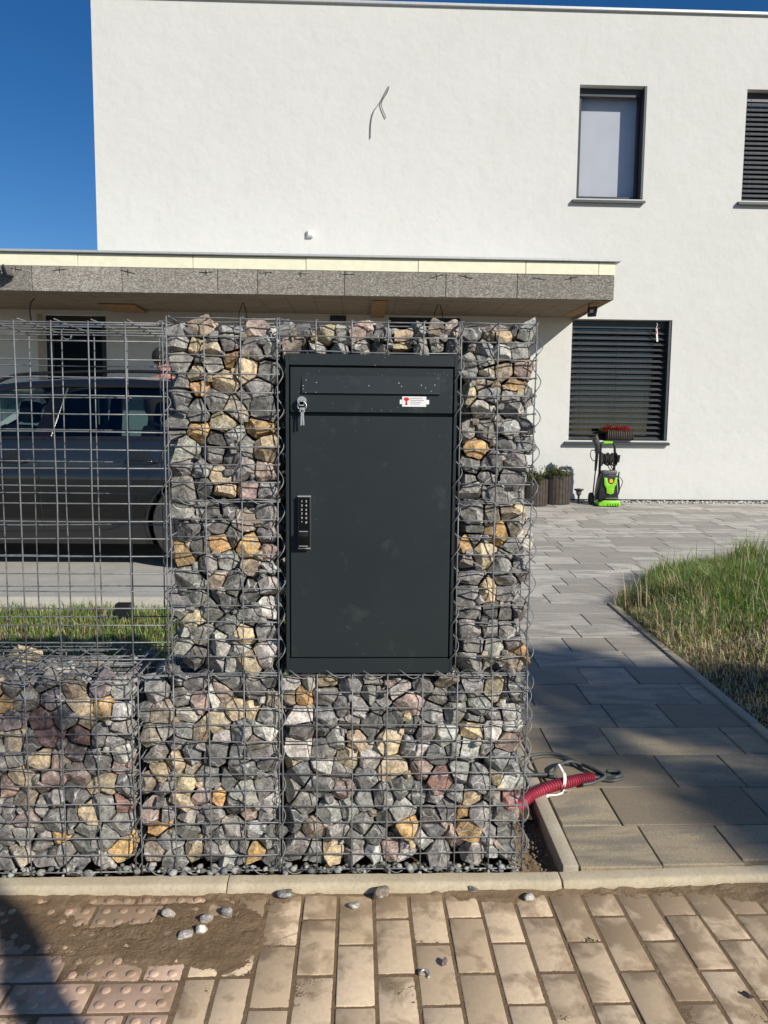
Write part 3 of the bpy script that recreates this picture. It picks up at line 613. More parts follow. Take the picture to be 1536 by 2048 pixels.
MB().box(CX1-.09, CX1+.025, YC+.124, YW-.004, 3.07, 3.205).build('insulation_board', M['foam'], can, .003, 1)
MB().box(CX0, CX1+.07, YC-.07, YW-.003, 3.2115, 3.236).build('coping', M['coping'], can, .003, 1)
MB().box(CX0, CX1-.1, YC+.124, YW-.004, 3.07, 3.2).build('roof_screed', M['conc'], can)
MB().box(.66, .83, YC+.25, YW-.05, 2.805, 2.818).build('timber_strip', M['osb'], can)
MB().add([(CX1-.17, YC+.02, 2.8035), (CX1-.004, YC+.02, 2.8035), (CX1-.004, YW-.02, 2.8525), (CX1-.17, YW-.02, 2.8525)], [(0, 1, 2, 3)]).build('timber_strip', M['osb'], can)
MB().box(-2.62, -2.2, YW-.7, YW-.1, 2.82, 2.836).build('timber_strip', M['osb'], can)
for i in range(11):
    x = -3.2+i*.62+R.uniform(-.22, .22); y = YC-.033; z = 3.03+R.uniform(-.008, .008); a = R.uniform(-.3, .3)
    mb = MB().tube([(x-.075, y, z-.075*a), (x+.075, y-.004, z+.075*a)], .0026, 5)
    if R.random() < .6: mb.tube([(x, y, z+.03), (x+.003, y-.002, z-.035)], .0024, 5)
    mb.build('tie_wire', M['black'], can)
# cables and fittings on the house
def cable(name, pts, r, mat, label, cat='cable', n=8, seg=6): return tag(MB().tube(smoothpts(pts, n), r, seg).build(name, mat, None, 0, 0, True), label, cat)
pw = lambda px, py, d=.03: tuple(wy(px, py, YW-d))
c = empty('wall_cable', pw(777, 172, 0)); tag(c, 'two loose grey cable ends sticking out of the upper wall', 'cable')
MB().tube(smoothpts([pw(778, 170, -.01), pw(772, 182, .012), pw(762, 202, .016), pw(748, 222, .016), pw(742, 245, .014), pw(741, 276, .016)]), .0052, 6).build('cable_end', M['cablew'], c, 0, 0, True)
MB().tube(smoothpts([pw(778.5, 171, -.01), pw(774, 186, .022), pw(764, 202, .026), pw(764, 215, .02), pw(772, 236, .016)]), .0052, 6).build('cable_end', M['cablew'], c, 0, 0, True)
p = pw(620.5, 468.5, 0); sb = tag(empty('wall_socket', p), 'small white square socket box on the white wall', 'socket')
MB().box(p[0]-.042, p[0]+.042, YW-.04, YW-.001, p[2]-.042, p[2]+.042).build('back_box', M['white'], sb, .005, 2)
MB().box(p[0]-.028, p[0]+.034, YW-.052, YW-.0405, p[2]-.03, p[2]+.034).build('cover', M['white'], sb, .004, 2)
for (pa, pb, lab) in ((480, 492, 'left of the two thin cable loops hanging from the canopy soffit'), (871, 884, 'thin cable loop hanging from the soffit above the right basket')):
    Y = 6.9; a = wy(pa-2, 660, Y); b = wy(pb+2, 660, Y); t = wy((pa+pb)/2, 606, Y)
    cable('cable_loop', [a, wy(pa-2, 630, Y), wy((pa+pb)/2-3, 612, Y), t, wy((pa+pb)/2+3, 612, Y), wy(pb+1, 630, Y), b], .0055, M['black'], lab)
Y = 6.9; cable('hanging_cable', [wy(70, 597, Y), wy(62, 605, Y), wy(60, 625, Y), wy(64, 650, Y), wy(64, 660, Y)], .007, M['black'], 'thin cable dangling from the soffit near the left picture edge')
def flood(loc, rz, label, chip=True):
    f = tag(empty('floodlight', loc), label, 'floodlight')
    rot = Matrix.Rotation(rz, 3, 'Z') @ Matrix.Rotation(rad(-25), 3, 'X'); L = Vector(loc)
    MB().obox(L+Vector((0, 0, -.085)), .1, .035, .12, rot).build('housing', M['black'], f, .006, 2)
    MB().obox(L+rot @ Vector((0, -.022, 0))+Vector((0, 0, -.085)), .08, .006, .095, rot).build('lens', M['grey'], f)
    MB().obox(L+rot @ Vector((0, -.027, -.01))+Vector((0, 0, -.085)), .04, .005, .04, rot).build('led_chip', M['stonewhite' if chip else 'grey'], f)
    MB().tube([L+Vector((-.04, .0, 0.0)), L+Vector((-.052, 0, -.05)), L+Vector((-.05, 0, -.085))], .007, 6).build('bracket', M['black'], f)
    return f
flood((3.19, 6.62, 2.81), rad(-35), 'black floodlight under the right corner of the canopy'); p = wy(17, 535, 6.28)
flood((p[0], 6.25, p[2]+.03), rad(70), 'black floodlight on the canopy edge at far left', False)
# ------------------------------------------------------------------ gabion wall: wire baskets filled with stones
WR = .002
ROCK = dict(g=((.265, .257, .242), .25), d=((.15, .148, .143), .15), l=((.48, .462, .425), .3), w=((.68, .66, .61), .36), o=((.58, .36, .15), .62), t=((.55, .445, .285), .52), p=((.39, .295, .255), .32), b=((.35, .285, .215), .42), v=((.25, .215, .22), .2), k=((.33, .19, .16), .3))
def sd(ox, oy, sc, s):
    out = []
    for t in s.split():
        x, y, c = t.split(','); p = wy(ox+float(x)*sc, oy+float(y)*sc, .02); out.append((p[0], p[2], c))
    return out
S3 = sd(320, 620, .2604, """150,230,l 260,260,t 390,290,t 320,130,b 500,150,g 510,240,g 750,190,p 740,290,g 855,270,g 70,160,g 540,370,o 160,410,g 390,410,g 820,480,g 670,460,t 150,560,g 280,480,t 300,580,o 490,560,t 760,600,g 150,680,g 430,690,g 640,700,g 570,750,b 800,740,g 280,770,g 140,860,g 490,850,t 760,910,o 290,930,o 140,960,g 440,1000,d 550,970,l 660,1060,g 820,1080,t 190,1070,l 420,1110,d 200,1200,g 560,1150,d 450,1280,t 460,1390,t 790,1250,p 640,1230,g 690,1380,p 200,1390,g""")
S4 = sd(320, 980, .2604, """190,150,g 400,180,d 320,140,g 570,110,d 640,240,b 820,190,g 830,350,g 210,320,g 430,280,d 440,400,o 680,420,o 200,500,o 490,550,l 720,590,b 230,680,g 450,690,b 560,730,d 690,790,d 840,720,l 150,880,g 280,830,g 490,850,d 400,930,g 820,910,w 260,980,t 530,1050,g 800,1080,g 170,1110,l 320,1130,g 170,1210,l 260,1290,d 570,1240,g 830,1270,w 560,1350,w 660,1360,t 420,1340,g 870,590,l 860,500,p""")
ST = sd(240, 620, .3125, "1060,145,g 1165,140,g 1125,235,p 1325,165,t 1435,165,l 1405,250,g 1270,245,g 1510,145,p")+sd(0, 0, 1, "722,695,g 760,697,d 807,694,t 842,698,g 875,692,g 905,695,g 735,663,p 805,668,t 840,664,g 872,665,b 905,668,p 770,668,g 690,672,l")
S7 = sd(860, 600, .1953, """430,350,g 640,360,b 750,360,t 980,350,g 870,330,d 560,500,g 570,600,l 730,530,l 920,510,g 370,590,g 430,720,l 600,740,b 770,730,t 930,730,p 870,870,o 560,880,b 380,960,t 590,970,g 850,1000,g 340,1100,g 540,1120,l 870,1110,g 1000,1000,d 370,1320,g 580,1330,g 720,1300,g 850,1320,l 490,1530,o 800,1480,g 990,1480,g 980,1300,d 440,1690,g 640,1670,d 880,1660,g 400,1850,g 600,1810,d 840,1840,g 430,1980,l 840,1970,g 640,2000,g""")
S8 = sd(860, 960, .2149, """390,300,g 600,320,b 740,300,b 810,420,b 640,470,o 400,450,d 390,580,d 480,690,t 300,640,o 320,750,p 780,630,g 670,800,g 730,730,g 680,900,g 400,920,g 390,1040,g 700,1070,g 380,1150,g 400,1240,g 710,1250,g 710,1370,g 390,1390,g 580,1230,d 420,1550,g 610,1580,l 760,1520,g 820,1620,o 740,1720,b 400,1710,g 570,1690,l 580,1370,g 850,780,g 880,600,l 840,1230,g""")
SM = sd(260, 1320, .2865, """170,210,g 370,260,g 340,140,d 500,270,p 590,250,w 650,230,p 700,160,d 880,220,d 985,150,d 720,360,t 860,350,t 970,380,g 1005,270,b 110,370,d 220,390,b 390,490,g 400,400,l 620,430,t 630,520,l 500,500,t 770,500,g 930,490,w 150,540,b 230,510,l 890,590,b 200,660,g 420,650,d 600,660,d 760,680,d 950,700,d 910,630,g 300,710,t 120,840,b 230,880,g 400,880,t 540,830,g 700,860,d 920,900,g 440,750,t 720,1000,d 510,950,p 600,970,o 110,970,w 150,1060,p 250,1070,g 400,1110,g 560,1070,g 840,1090,p 950,1100,g 210,1170,o 380,1190,g 570,1150,g 730,1190,g 960,1260,g 210,1340,b 450,1320,t 640,1240,g 680,1370,l 880,1340,o 110,1290,g 1010,1180,d""")
SR = sd(260, 1320, .2865, """1130,160,l 1260,150,l 1350,150,t 1110,260,b 1200,250,o 1350,250,g 1180,390,l 1200,510,d 1380,400,g 1500,330,g 1450,560,l 1180,620,w 1140,710,t 1190,790,d 1350,640,g 1350,740,l 1460,770,g 1340,480,d 1110,930,g 1220,1000,g 1330,880,d 1480,920,p 1120,1130,d 1290,1190,p 1400,1060,g 1180,1320,g 1410,1340,t""")+sd(680, 1320, .2734, """100,190,g 240,150,g 230,240,g 430,210,w 380,150,p 510,330,p 620,190,g 770,160,b 740,270,g 980,200,g 1130,220,t 1220,240,d 1310,210,d 280,340,g 120,350,g 220,480,d 410,440,d 530,480,d 680,400,g 850,370,g 1010,340,g 1000,430,g 1120,410,g 1240,390,l 1240,490,l 1120,510,w 980,520,t 760,550,l 630,530,g 370,600,t 210,700,w 500,640,d 590,650,l 720,690,g 940,670,l 1070,650,g 1220,610,p 1170,740,g 390,790,t 600,810,p 750,880,k 880,830,g 1010,860,g 1150,840,t 1270,790,l 1260,890,w 190,870,d 450,920,d 1250,990,k 960,1000,t 860,990,g 1120,990,g 690,1020,g 330,1000,g 170,1040,g 160,1200,g 460,1090,l 340,1170,d 670,1150,d 680,1240,d 900,1130,o 930,1240,o 1180,1180,g 1030,1130,g 500,1250,o 610,1320,w 260,1400,w 370,1380,p 490,1410,w 720,1400,g 970,1410,g 1200,1400,g 1090,1410,l 870,1310,p""")
SL = sd(0, 1260, .2441, """90,480,g 350,450,g 600,470,b 790,480,v 1000,530,l 200,570,g 420,580,v 40,620,o 640,630,t 850,660,o 690,760,t 1010,670,l 100,760,v 340,750,k 1020,820,g 20,720,p 380,880,k 630,880,k 830,870,g 120,900,b 950,920,g 120,1060,g 340,1070,t 600,1010,p 480,1070,p 790,1060,d 980,1010,l 1010,1130,p 630,1180,p 160,1210,t 430,1190,p 400,1310,p 50,1310,p 620,1360,d 770,1280,t 880,1270,t 1030,1280,g 80,1480,d 170,1400,b 340,1480,g 470,1530,d 210,1560,p 590,1530,g 730,1510,t 990,1440,k 980,1580,g 720,1640,g 40,1700,g 210,1690,g 470,1720,o 980,1790,o 150,1860,b 390,1880,g 680,1770,d 640,1920,g 800,1890,l 870,1950,t 440,1390,g""")
def rand_cls(): return R.choice('ggggdggllgtbgdtd')
def stone_shape(c, planes_n, planes_d, p, sub, amp):
    D = sub; S = D @ planes_n.T/planes_d[None, :]; S = np.maximum(S, 1e-4)
    mx = S.max(1, keepdims=True); r = ((S/mx)**p).sum(1)**(-1.0/p)/mx[:, 0]
    k = NR.normal(0, 1, (5, 3)); k = k/np.linalg.norm(k, axis=1)[:, None]; ph = NR.rand(5)*6.28; fr = np.array([3, 5, 8, 12, 17.])
    r = r*(1+amp*sum(np.sin(D @ k[i]*fr[i]+ph[i])/(1+i*.7) for i in range(5))); return D*r[:, None]
def crag(nn, dd, bev, rough):
    """broken rock: the solid cut out by the planes n.x = d, edges chipped off and faces slightly uneven"""
    bm = bmesh.new()
    for p in nn/dd[:, None]: bm.verts.new(p)
    r = bmesh.ops.convex_hull(bm, input=list(bm.verts)); P = []
    for f in bm.faces:
        n = f.normal; o = n.dot(f.verts[0].co)
        if o > 1e-6: P.append(n/o)
    bm.free(); bm = bmesh.new()
    for p in P: bm.verts.new(p)
    bmesh.ops.remove_doubles(bm, verts=bm.verts, dist=.0012)
    bmesh.ops.convex_hull(bm, input=list(bm.verts))
    bmesh.ops.delete(bm, geom=[v for v in bm.verts if not v.link_faces], context='VERTS')
    bmesh.ops.dissolve_limit(bm, angle_limit=rad(7), verts=bm.verts, edges=bm.edges)
    bmesh.ops.bevel(bm, geom=list(bm.edges), offset=bev, segments=2, profile=.6, affect='EDGES', clamp_overlap=True)
    bmesh.ops.triangulate(bm, faces=bm.faces)
    lg = [e for e in bm.edges if e.calc_length() > .011]
    bmesh.ops.subdivide_edges(bm, edges=lg, cuts=1)
    bmesh.ops.triangulate(bm, faces=bm.faces)
    lg = [e for e in bm.edges if e.calc_length() > .011]
    bmesh.ops.subdivide_edges(bm, edges=lg, cuts=1)
    bmesh.ops.triangulate(bm, faces=bm.faces); bm.normal_update()
    V = np.array([v.co[:] for v in bm.verts]); N = np.array([v.normal[:] for v in bm.verts]); F = np.array([[v.index for v in f.verts] for f in bm.faces]); bm.free()
    k = NR.normal(0, 1, (4, 3)); ph = NR.rand(4)*6.28; w = sum(np.sin(V @ k[i]*(110, 190, 320, 520)[i]+ph[i])*(1, .8, .6, .5)[i] for i in range(4))
    return V+N*(w[:, None]*rough+NR.normal(0, rough*.35, (len(V), 1))), F
def pack(x0, x1, z0, z1, y0, y1, front, sp=.062, p=22, gap=.0017, topsel=False):
    """returns list of (centre, verts, faces, class, visible)"""
    C = []; cls = []; vis = []
    for (x, z, c) in front:
        if x0+.008 < x < x1-.008 and z0+.006 < z < z1-.004 and all((x-a[0])**2+(z-a[2])**2 > .019**2 for a in C):
            C.append((x, y0+.036+R.uniform(-.012, .02), z)); cls.append(c); vis.append(True)
    ly = y0+.034; first = True
    while ly < y1-.015:
        tries = int((x1-x0)*(z1-z0)/(sp*sp)*30)
        for _ in range(tries):
            q = (R.uniform(x0+.022, x1-.022), ly+R.uniform(-.012, .012), R.uniform(z0+.018, z1-.018))
            mind = (.046 if first else sp*.86)
            if first and any((q[0]-a[0])**2+(q[2]-a[2])**2 < .046**2 for a in C): continue
            if all((q[0]-a[0])**2+(q[1]-a[1])**2+(q[2]-a[2])**2 > mind**2 for a in C):
                C.append(q); cls.append(rand_cls()); vis.append(first)
        ly += sp*.92; first = False
    C = np.array(C); n = len(C); G = []
    for ax, lim, sgn in ((1, y0, -1), (1, y1, 1), (0, x0, -1), (0, x1, 1), (2, z0, -1), (2, z1, 1)):
        k = np.where(np.abs(C[:, ax]-lim) < .085)[0]; g = C[k].copy(); inset = NR.uniform(.001, .019, len(k)) if ax == 1 and sgn < 0 else NR.uniform(.0, .008, len(k))
        g[:, ax] = 2*(lim-sgn*inset)-g[:, ax]
        for o in range(3):
            if o != ax: g[:, o] += NR.normal(0, .021, len(k))
        G.append(g)
    A = np.concatenate([C]+G); out = []
    for i in range(n):
        d = A-C[i]; L = np.linalg.norm(d, axis=1); k = np.where((L > 1e-6) & (L < .19))[0]; nn = d[k]/L[k][:, None]; dd = L[k]/2-gap*NR.uniform(.3, 3.0, len(k))
        nn = np.concatenate([nn, np.eye(3), -np.eye(3)]); dd = np.concatenate([np.maximum(dd, .007), np.full(6, .062)]); dd[-2] = max(.006, C[i][1]-y0)
        # a few fresh break faces, and sloping facets on the face that looks out
        fd = max(.012, C[i][1]-y0-.004)
        fn = np.stack([NR.normal(0, .42, 2), -np.ones(2), NR.normal(0, .42, 2)], 1); fl = np.linalg.norm(fn, axis=1); nn = np.concatenate([nn, fn/fl[:, None]]); dd = np.concatenate([dd, np.maximum(.007, fd/fl*NR.uniform(.98, 1.3, 2))])
        e = NR.normal(0, 1, (2, 3)); e /= np.linalg.norm(e, axis=1)[:, None]; base = np.median(np.sort(dd)[:8]); nn = np.concatenate([nn, e]); dd = np.concatenate([dd, base*NR.uniform(1.1, 1.6, 2)])
        if vis[i] or (topsel and C[i][2] > z1-.05):
            try:
                v, F = crag(nn, dd, R.uniform(.001, .0038)*(1 if p > 250 else 1.4), .0008); out.append((C[i], v, F, cls[i], True)); continue
            except Exception as ex: pass
        sub, F = I2, F2
        # turn the sphere a little so no grid shows
        q = NR.normal(0, 1, (3, 3)); q, _ = np.linalg.qr(q); sub = sub @ q; 
        if np.linalg.det(q) < 0: F = F[:, ::-1]
        v = stone_shape(C[i], nn, dd, p*R.uniform(.7, 1.4), sub, .006)
        out.append((C[i], v, F, cls[i], vis[i] or (topsel and C[i][2] > z1-.05)))
    # small chips wedged between the big stones
    fr = C[np.array(vis)]; got = []
    for _ in range(900):
        q = np.array([R.uniform(x0+.02, x1-.02), y0+R.uniform(.008, .022), R.uniform(z0+.015, z1-.02)])
        ds = np.sort(np.hypot(fr[:, 0]-q[0], fr[:, 2]-q[2]))
        if ds[0] > .023 and ds[2]-ds[0] < .007 and all(np.linalg.norm(q-g_) > .045 for g_ in got):
            got.append(q); e = NR.normal(0, 1, (9, 3)); e /= np.linalg.norm(e, axis=1)[:, None]; rr = R.uniform(.007, .0125)
            try:
                v, F = crag(np.concatenate([e, np.eye(3), -np.eye(3)]), np.concatenate([NR.uniform(.7, 1.1, 9), np.full(6, 1.15)])*rr, .0012, .0004); out.append((q, v, F, rand_cls(), True))
            except Exception as ex: pass
    return out
def rock_col(c):
    (r, g, b), st = ROCK[c]; k = R.uniform(.78, 1.25); return (r*k*R.uniform(.94, 1.06), g*k, b*k*R.uniform(.94, 1.06), min(1, st+R.uniform(-.14, .12)+(.22 if R.random() < .28 else 0)))
def fill(parent, stones):
    V = []; F = []; C = []; n = 0
    for c, v, f, cl, vis in stones:
        col = rock_col(cl)
        if vis:
            me = npmesh('stone', v, f, np.tile(col, (len(v), 1)), smooth=True); me.set_sharp_from_angle(angle=rad(24)); link('stone', me, M['stone'], parent, c)
        else:
            V.append(v+c); F.append(f+n); C.append(np.tile(col, (len(v), 1))); n += len(v)
    if V: tag(link('inner_stones', npmesh('inner_stones', np.concatenate(V), np.concatenate(F), np.concatenate(C), smooth=True), M['stone'], parent), kind='stuff')
def steps(a, b, s):
    n = max(1, round((b-a)/s)); return [a+(b-a)*i/n for i in range(n+1)]
def wob(p, q, n=4, a=.0012):
    p, q = Vector(p), Vector(q); out = []
    for i in range(n+1):
        v = p.lerp(q, i/n)
        if 0 < i < n: v = v+Vector((R.gauss(0, a), R.gauss(0, a), R.gauss(0, a)))
        out.append(v)
    return out
def panel_front(parent, x0, x1, z0, z1, y, name='front_mesh', sv=.1, sh=.05, out=-1):
    mb = MB()
    for x in steps(x0, x1, sv): mb.tube(wob((x, y+out*WR*1.7, z0-.004), (x, y+out*WR*1.7, z1+.004)), WR, 6)
    for z in steps(z0, z1, sh): mb.tube(wob((x0-.006, y, z), (x1+.006, y, z)), WR, 6)
    return mb.build(name, M['wire'], parent, 0, 0, True)
def panel_side(parent, x, y0, y1, z0, z1, name='side_mesh'):
    mb = MB()
    for y in steps(y0, y1, .1)[1:-1]: mb.tube(wob((x, y, z0), (x, y, z1)), WR, 5)
    for z in steps(z0, z1, .05): mb.tube(wob((x+.004, y0, z+.003), (x+.004, y1, z+.003), 2), WR, 5)
    return mb.build(name, M['wire'], parent, 0, 0, True)
def panel_top(parent, x0, x1, y0, y1, z, name='top_mesh', sy=.075, sx=.1):
    mb = MB()
    for x in steps(x0, x1, sx): mb.tube(wob((x+.005, y0-.002, z+.004), (x+.005, y1, z+.004), 3), WR, 5)
    for y in steps(y0, y1, sy)[1:]: mb.tube(wob((x0, y, z), (x1, y, z), 5), WR, 5)
    return mb.build(name, M['wire'], parent, 0, 0, True)
def spiral(parent, a, b, r=.0125, pitch=.098, ph=0, name='spiral_tie'):
    a, b = Vector(a), Vector(b); d = b-a; L = d.length; t = d/L; u = t.orthogonal().normalized(); v = t.cross(u); n = int(L/pitch*12)
    P = []
    for i in range(n+1):
        s = i/n; th = 2*math.pi*L/pitch*s+ph; rr = r*(1+.12*math.sin(th*.37+ph)); P.append(a+d*s+u*rr*math.cos(th)+v*rr*math.sin(th))
    return MB().tube(P, .0015, 5).build(name, M['wire'], parent, 0, 0, True)
DP = .3
def basket(name, x0, x1, z0, z1, label, seeds, p, top=True, side=(), sp=.062, gap=.0017, ties=(), topsel=False, sh=.05):
    b = tag(empty(name, ((x0+x1)/2, DP/2, z0)), label, 'gabion', 'stone filled gabion baskets')
    panel_front(b, x0, x1, z0, z1, 0, sh=sh); panel_front(b, x0, x1, z0, z1, DP, 'back_mesh', .1, .1, 1)
    if top: panel_top(b, x0, x1, 0, DP, z1)
    for x in side: panel_side(b, x, 0, DP, z0, z1)
    for t in ties: spiral(b, *t)
    if seeds is not None: fill(b, pack(x0+.003, x1-.003, z0+.004, z1-.006, .004, DP-.004, seeds, sp, p, gap, topsel))
    return b
basket('gabion_basket', -.005, .295, 1.1, 1.598, 'upper stone basket of the column left of the parcel box', S3, 300, True, (-.005, .295), ties=(((-.012, -.002, 1.1), (-.012, -.002, 1.59), .0125, .098, 1.), ((.3, -.003, 1.1), (.3, -.003, 1.59), .012, .098, 2.), ((-.005, -.003, 1.1), (.3, -.003, 1.1), .011, .1, .4)))
basket('gabion_basket', -.005, .295, .604, 1.096, 'lower stone basket of the column left of the parcel box', S4, 300, False, (-.005, .295), ties=(((-.012, -.002, .6), (-.012, -.002, 1.09), .0125, .098, .3), ((.302, -.003, .61), (.302, -.003, 1.09), .012, .098, 1.2)))
basket('gabion_basket', .302, .796, 1.512, 1.594, 'shallow strip of stones in wire above the parcel box', ST, 250, True, (.302,), sp=.05, sh=.041)
basket('gabion_basket', .802, 1.01, 1.1, 1.594, 'upper stone basket of the narrow column right of the parcel box', S7, 300, True, (.802, 1.01), ties=(((.797, -.003, 1.1), (.797, -.003, 1.6), .0125, .098, 0.), ((1.014, -.001, 1.1), (1.014, -.001, 1.59), .0135, .098, 2.6), ((.8, -.003, 1.1), (1.01, -.003, 1.1), .011, .1, 2.4)))
basket('gabion_basket', .802, 1.01, .604, 1.096, 'lower stone basket of the narrow column right of the parcel box', S8, 300, False, (.802, 1.01), ties=(((.797, -.003, .61), (.797, -.003, 1.09), .0125, .098, .5), ((1.014, -.001, .6), (1.014, -.001, 1.09), .0135, .098, .8)))
basket('gabion_basket', -.105, .296, .006, .597, 'low stone basket at ground level left of centre, under the left column', SM, 220, True, (-.105,), ties=(((-.114, -.002, .02), (-.114, -.002, .59), .0125, .098, 1.), ((-.1, -.003, .602), (.29, -.003, .602), .012, .105, 2.), ((-.1, .006, .004), (.29, .006, .004), .011, .1, .5)))
basket('gabion_basket', .304, 1.012, .006, .597, 'wide low stone basket at ground level under the parcel box', SR, 220, True, (1.012,), ties=(((.3, -.002, .02), (.3, -.002, .59), .0125, .098, 2.), ((1.016, -.001, .02), (1.016, -.001, .59), .014, .098, 1.), ((1.018, .01, .05), (1.018, .01, .6), .012, .09, 3.), ((.31, -.003, .602), (1.01, -.003, .602), .012, .105, .2), ((.31, .006, .004), (1.0, .006, .004), .011, .1, 1.5)))
basket('gabion_basket', -1.124, -.124, .006, .581, 'low stone basket at far left under the empty wire cage', SL, 120, True, (-.124,), ties=(((-1.1, -.003, .585), (-.12, -.003, .585), .013, .105, 1.), ((-1.1, DP, .585), (-.12, DP, .585), .013, .105, 2.)), topsel=True)
# empty wire cage on top of the left basket
ob = tag(empty('wire_cage', (-.57, .15, .59)), 'empty galvanised wire cage waiting for stones, in front of the parked car', 'wire cage')
panel_front(ob, -1.013, -.016, .595, 1.582, 0); panel_front(ob, -1.105, -.005, .595, 1.592, DP, 'back_mesh', .1, .1, 1)
panel_top(ob, -1.1, -.016, 0, DP, 1.586, sy=.06)
panel_side(ob, -.02, 0, DP, .595, 1.58)
panel_top(ob, -1.1, -.13, .02, DP, .606, 'bottom_mesh')
spiral(ob, (-.03, 0, 1.585), (-.03, DP, 1.592), .008, .05, 0); spiral(ob, (-.4, DP, 1.592), (-.36, DP-.02, 1.57), .012, .04, 1.)

# ------------------------------------------------------------------ parcel box
pb = tag(empty('parcel_box', (.555, .13, .605)), 'anthracite steel parcel and letter box built into the stone baskets', 'parcel box')
MB().box(.325, .786, .012, .29, .612, 1.5).build('body', M['box'], pb, .002, 1)
fr = MB(); fr.box(.3175, .3265, -.008, .03, .606, 1.506); fr.box(.7835, .7925, -.008, .03, .606, 1.506); fr.box(.3265, .7835, -.008, .03, 1.4745, 1.506); fr.box(.3265, .7835, -.008, .03, .606, .6485)
fr.build('front_frame', M['box'], pb, .0012, 1)
fp = MB(); fp.box(.3305, .7795, -.0065, .011, 1.3465, 1.469); fl = fp.build('letter_flap_panel', M['box'], pb, .0015, 2)
MB().add([(.363, -.0075, 1.447), (.744, -.0075, 1.447), (.744, -.0125, 1.404), (.363, -.0125, 1.404), (.744, -.0135, 1.399), (.363, -.0135, 1.399), (.744, -.0066, 1.398), (.363, -.0066, 1.398), (.363, -.0066, 1.447), (.744, -.0066, 1.447)], [(0, 1, 2, 3), (3, 2, 4, 5), (5, 4, 6, 7), (0, 3, 5, 7, 8), (1, 9, 6, 4, 2), (0, 8, 9, 1)]).build('slot_cover', M['box'], fl)
MB().box(.3305, .7795, -.0065, .011, .652, 1.3365).build('parcel_door', M['box'], pb, .0015, 2)
lock = MB().lathe([(.0125, 0), (.0125, -.014), (.011, -.0165), (.0085, -.017)], (.3635, -.0065, 1.377), 20, 'y').build('lock_cylinder', M['chrome'], pb, 0, 0, 'auto')
ks = tag(empty('key_ring', (.3645, -.028, 1.33)), 'two small keys on a ring hanging from the parcel box lock', 'keys')
kx, ky, kz = .3645, -.0245, 1.374
MB().lathe([(.0001, .0), (.0115, 0), (.0115, -.0022), (.0001, -.0022)], (.363, -.024, 1.377), 16, 'y').box(.357, .369, -.0262, -.0235, 1.363, 1.377).build('key_head', M['chrome'], ks, 0, 0, 'auto')
MB().tube(smoothpts([(kx+.012*math.sin(a), ky-.004+.001*math.sin(a*2), 1.363+.012*math.cos(a)) for a in np.linspace(0, 6.28, 13)[:-1]], 3, True), .0011, 6).build('ring', M['chrome'], ks, 0, 0, True)
for dx, dyy, tl in ((-.0012, -.0025, .03), (.0035, .0005, -.05)):
    m = Matrix.Rotation(tl, 3, 'Y'); mb = MB(); mb.obox((kx+dx, ky-.004+dyy, 1.331), .0042, .0018, .042, m); mb.obox((kx+dx, ky-.004+dyy, 1.352), .0095, .0018, .012, m); mb.build('key', M['chrome'], ks)
# code lock
kp = empty('code_lock', (.3695, -.0065, 1.04), pb); kp['label'] = 'black keypad lock with two columns of digits'
MB().box(.3515, .3885, -.0225, -.0066, .966, 1.118).build('case', M['darkmetal'], kp, .005, 3, 'auto')
MB().box(.3545, .3855, -.0234, -.0226, .972, 1.112).build('faceplate', M['gloss'], kp)
MB().box(.3555, .3815, -.0335, -.0236, .974, 1.02).build('knob', M['gloss'], kp, .002, 2, 'auto')
MB().box(.3515, .3885, -.0231, -.0226, 1.1125, 1.1165).build('top_trim', M['chrome'], kp); MB().box(.3525, .3875, -.0231, -.0226, .9668, .9705).build('bottom_trim', M['chrome'], kp)
MB().box(.356, .381, -.0342, -.0336, 1.0165, 1.019).build('knob_trim', M['chrome'], kp); MB().box(.356, .381, -.0342, -.0336, .9755, .978).build('knob_trim', M['chrome'], kp)
def text(name, body, size, loc, mat, parent, align='CENTER'):
    cu = bpy.data.curves.new(name, 'FONT'); cu.body = body; cu.size = size; cu.align_x = align; cu.align_y = 'CENTER'; cu.resolution_u = 2; cu.extrude = .0001
    o = bpy.data.objects.new(name, cu); COL.objects.link(o); bpy.context.view_layer.update()
    me = bpy.data.meshes.new_from_object(o); bpy.data.objects.remove(o)
    me.transform(Matrix.Translation(Vector(loc)) @ Matrix.Rotation(rad(90), 4, 'X')); return link(name, me, mat, parent)
for i, (a, b) in enumerate((('1', '2'), ('3', '4'), ('5', '6'), ('7', '8'), ('9', '0'), ('*', '#'))):
    for ch, x in ((a, .3635), (b, .3755)): text('digit', ch, .0085, (x, -.0236, 1.1005-.0117*i), M['white'], kp)
# stuck-on instruction label with a red key symbol
lb = empty('instruction_label', (.673, -.0066, 1.378), pb); lb['label'] = 'white paper label with a red key symbol'
MB().box(.6395, .7065, -.0078, -.0068, 1.3645, 1.3925).build('paper', M['white'], lb)
MB().box(.633, .7145, -.0073, -.0068, 1.3715, 1.3835).build('tape', M['stonewhite'], lb)
mb = MB().prism([(.6515+.0075*math.cos(a), 1.3852+.0048*math.sin(a)) for a in np.linspace(0, 6.28, 15)[:-1]], -.0083, -.0079); mb.box(.6490, .6535, -.0083, -.0079, 1.3705, 1.3815); mb.box(.648, .655, -.0083, -.0079, 1.3695, 1.3725); mb.build('key_symbol', M['redink'], lb)
for k in range(4): MB().box(.662, .662+(.034, .038, .031, .026)[k], -.0081, -.0079, 1.3868-.0052*k, 1.3882-.0052*k).build('print_line', M['ink'], lb)
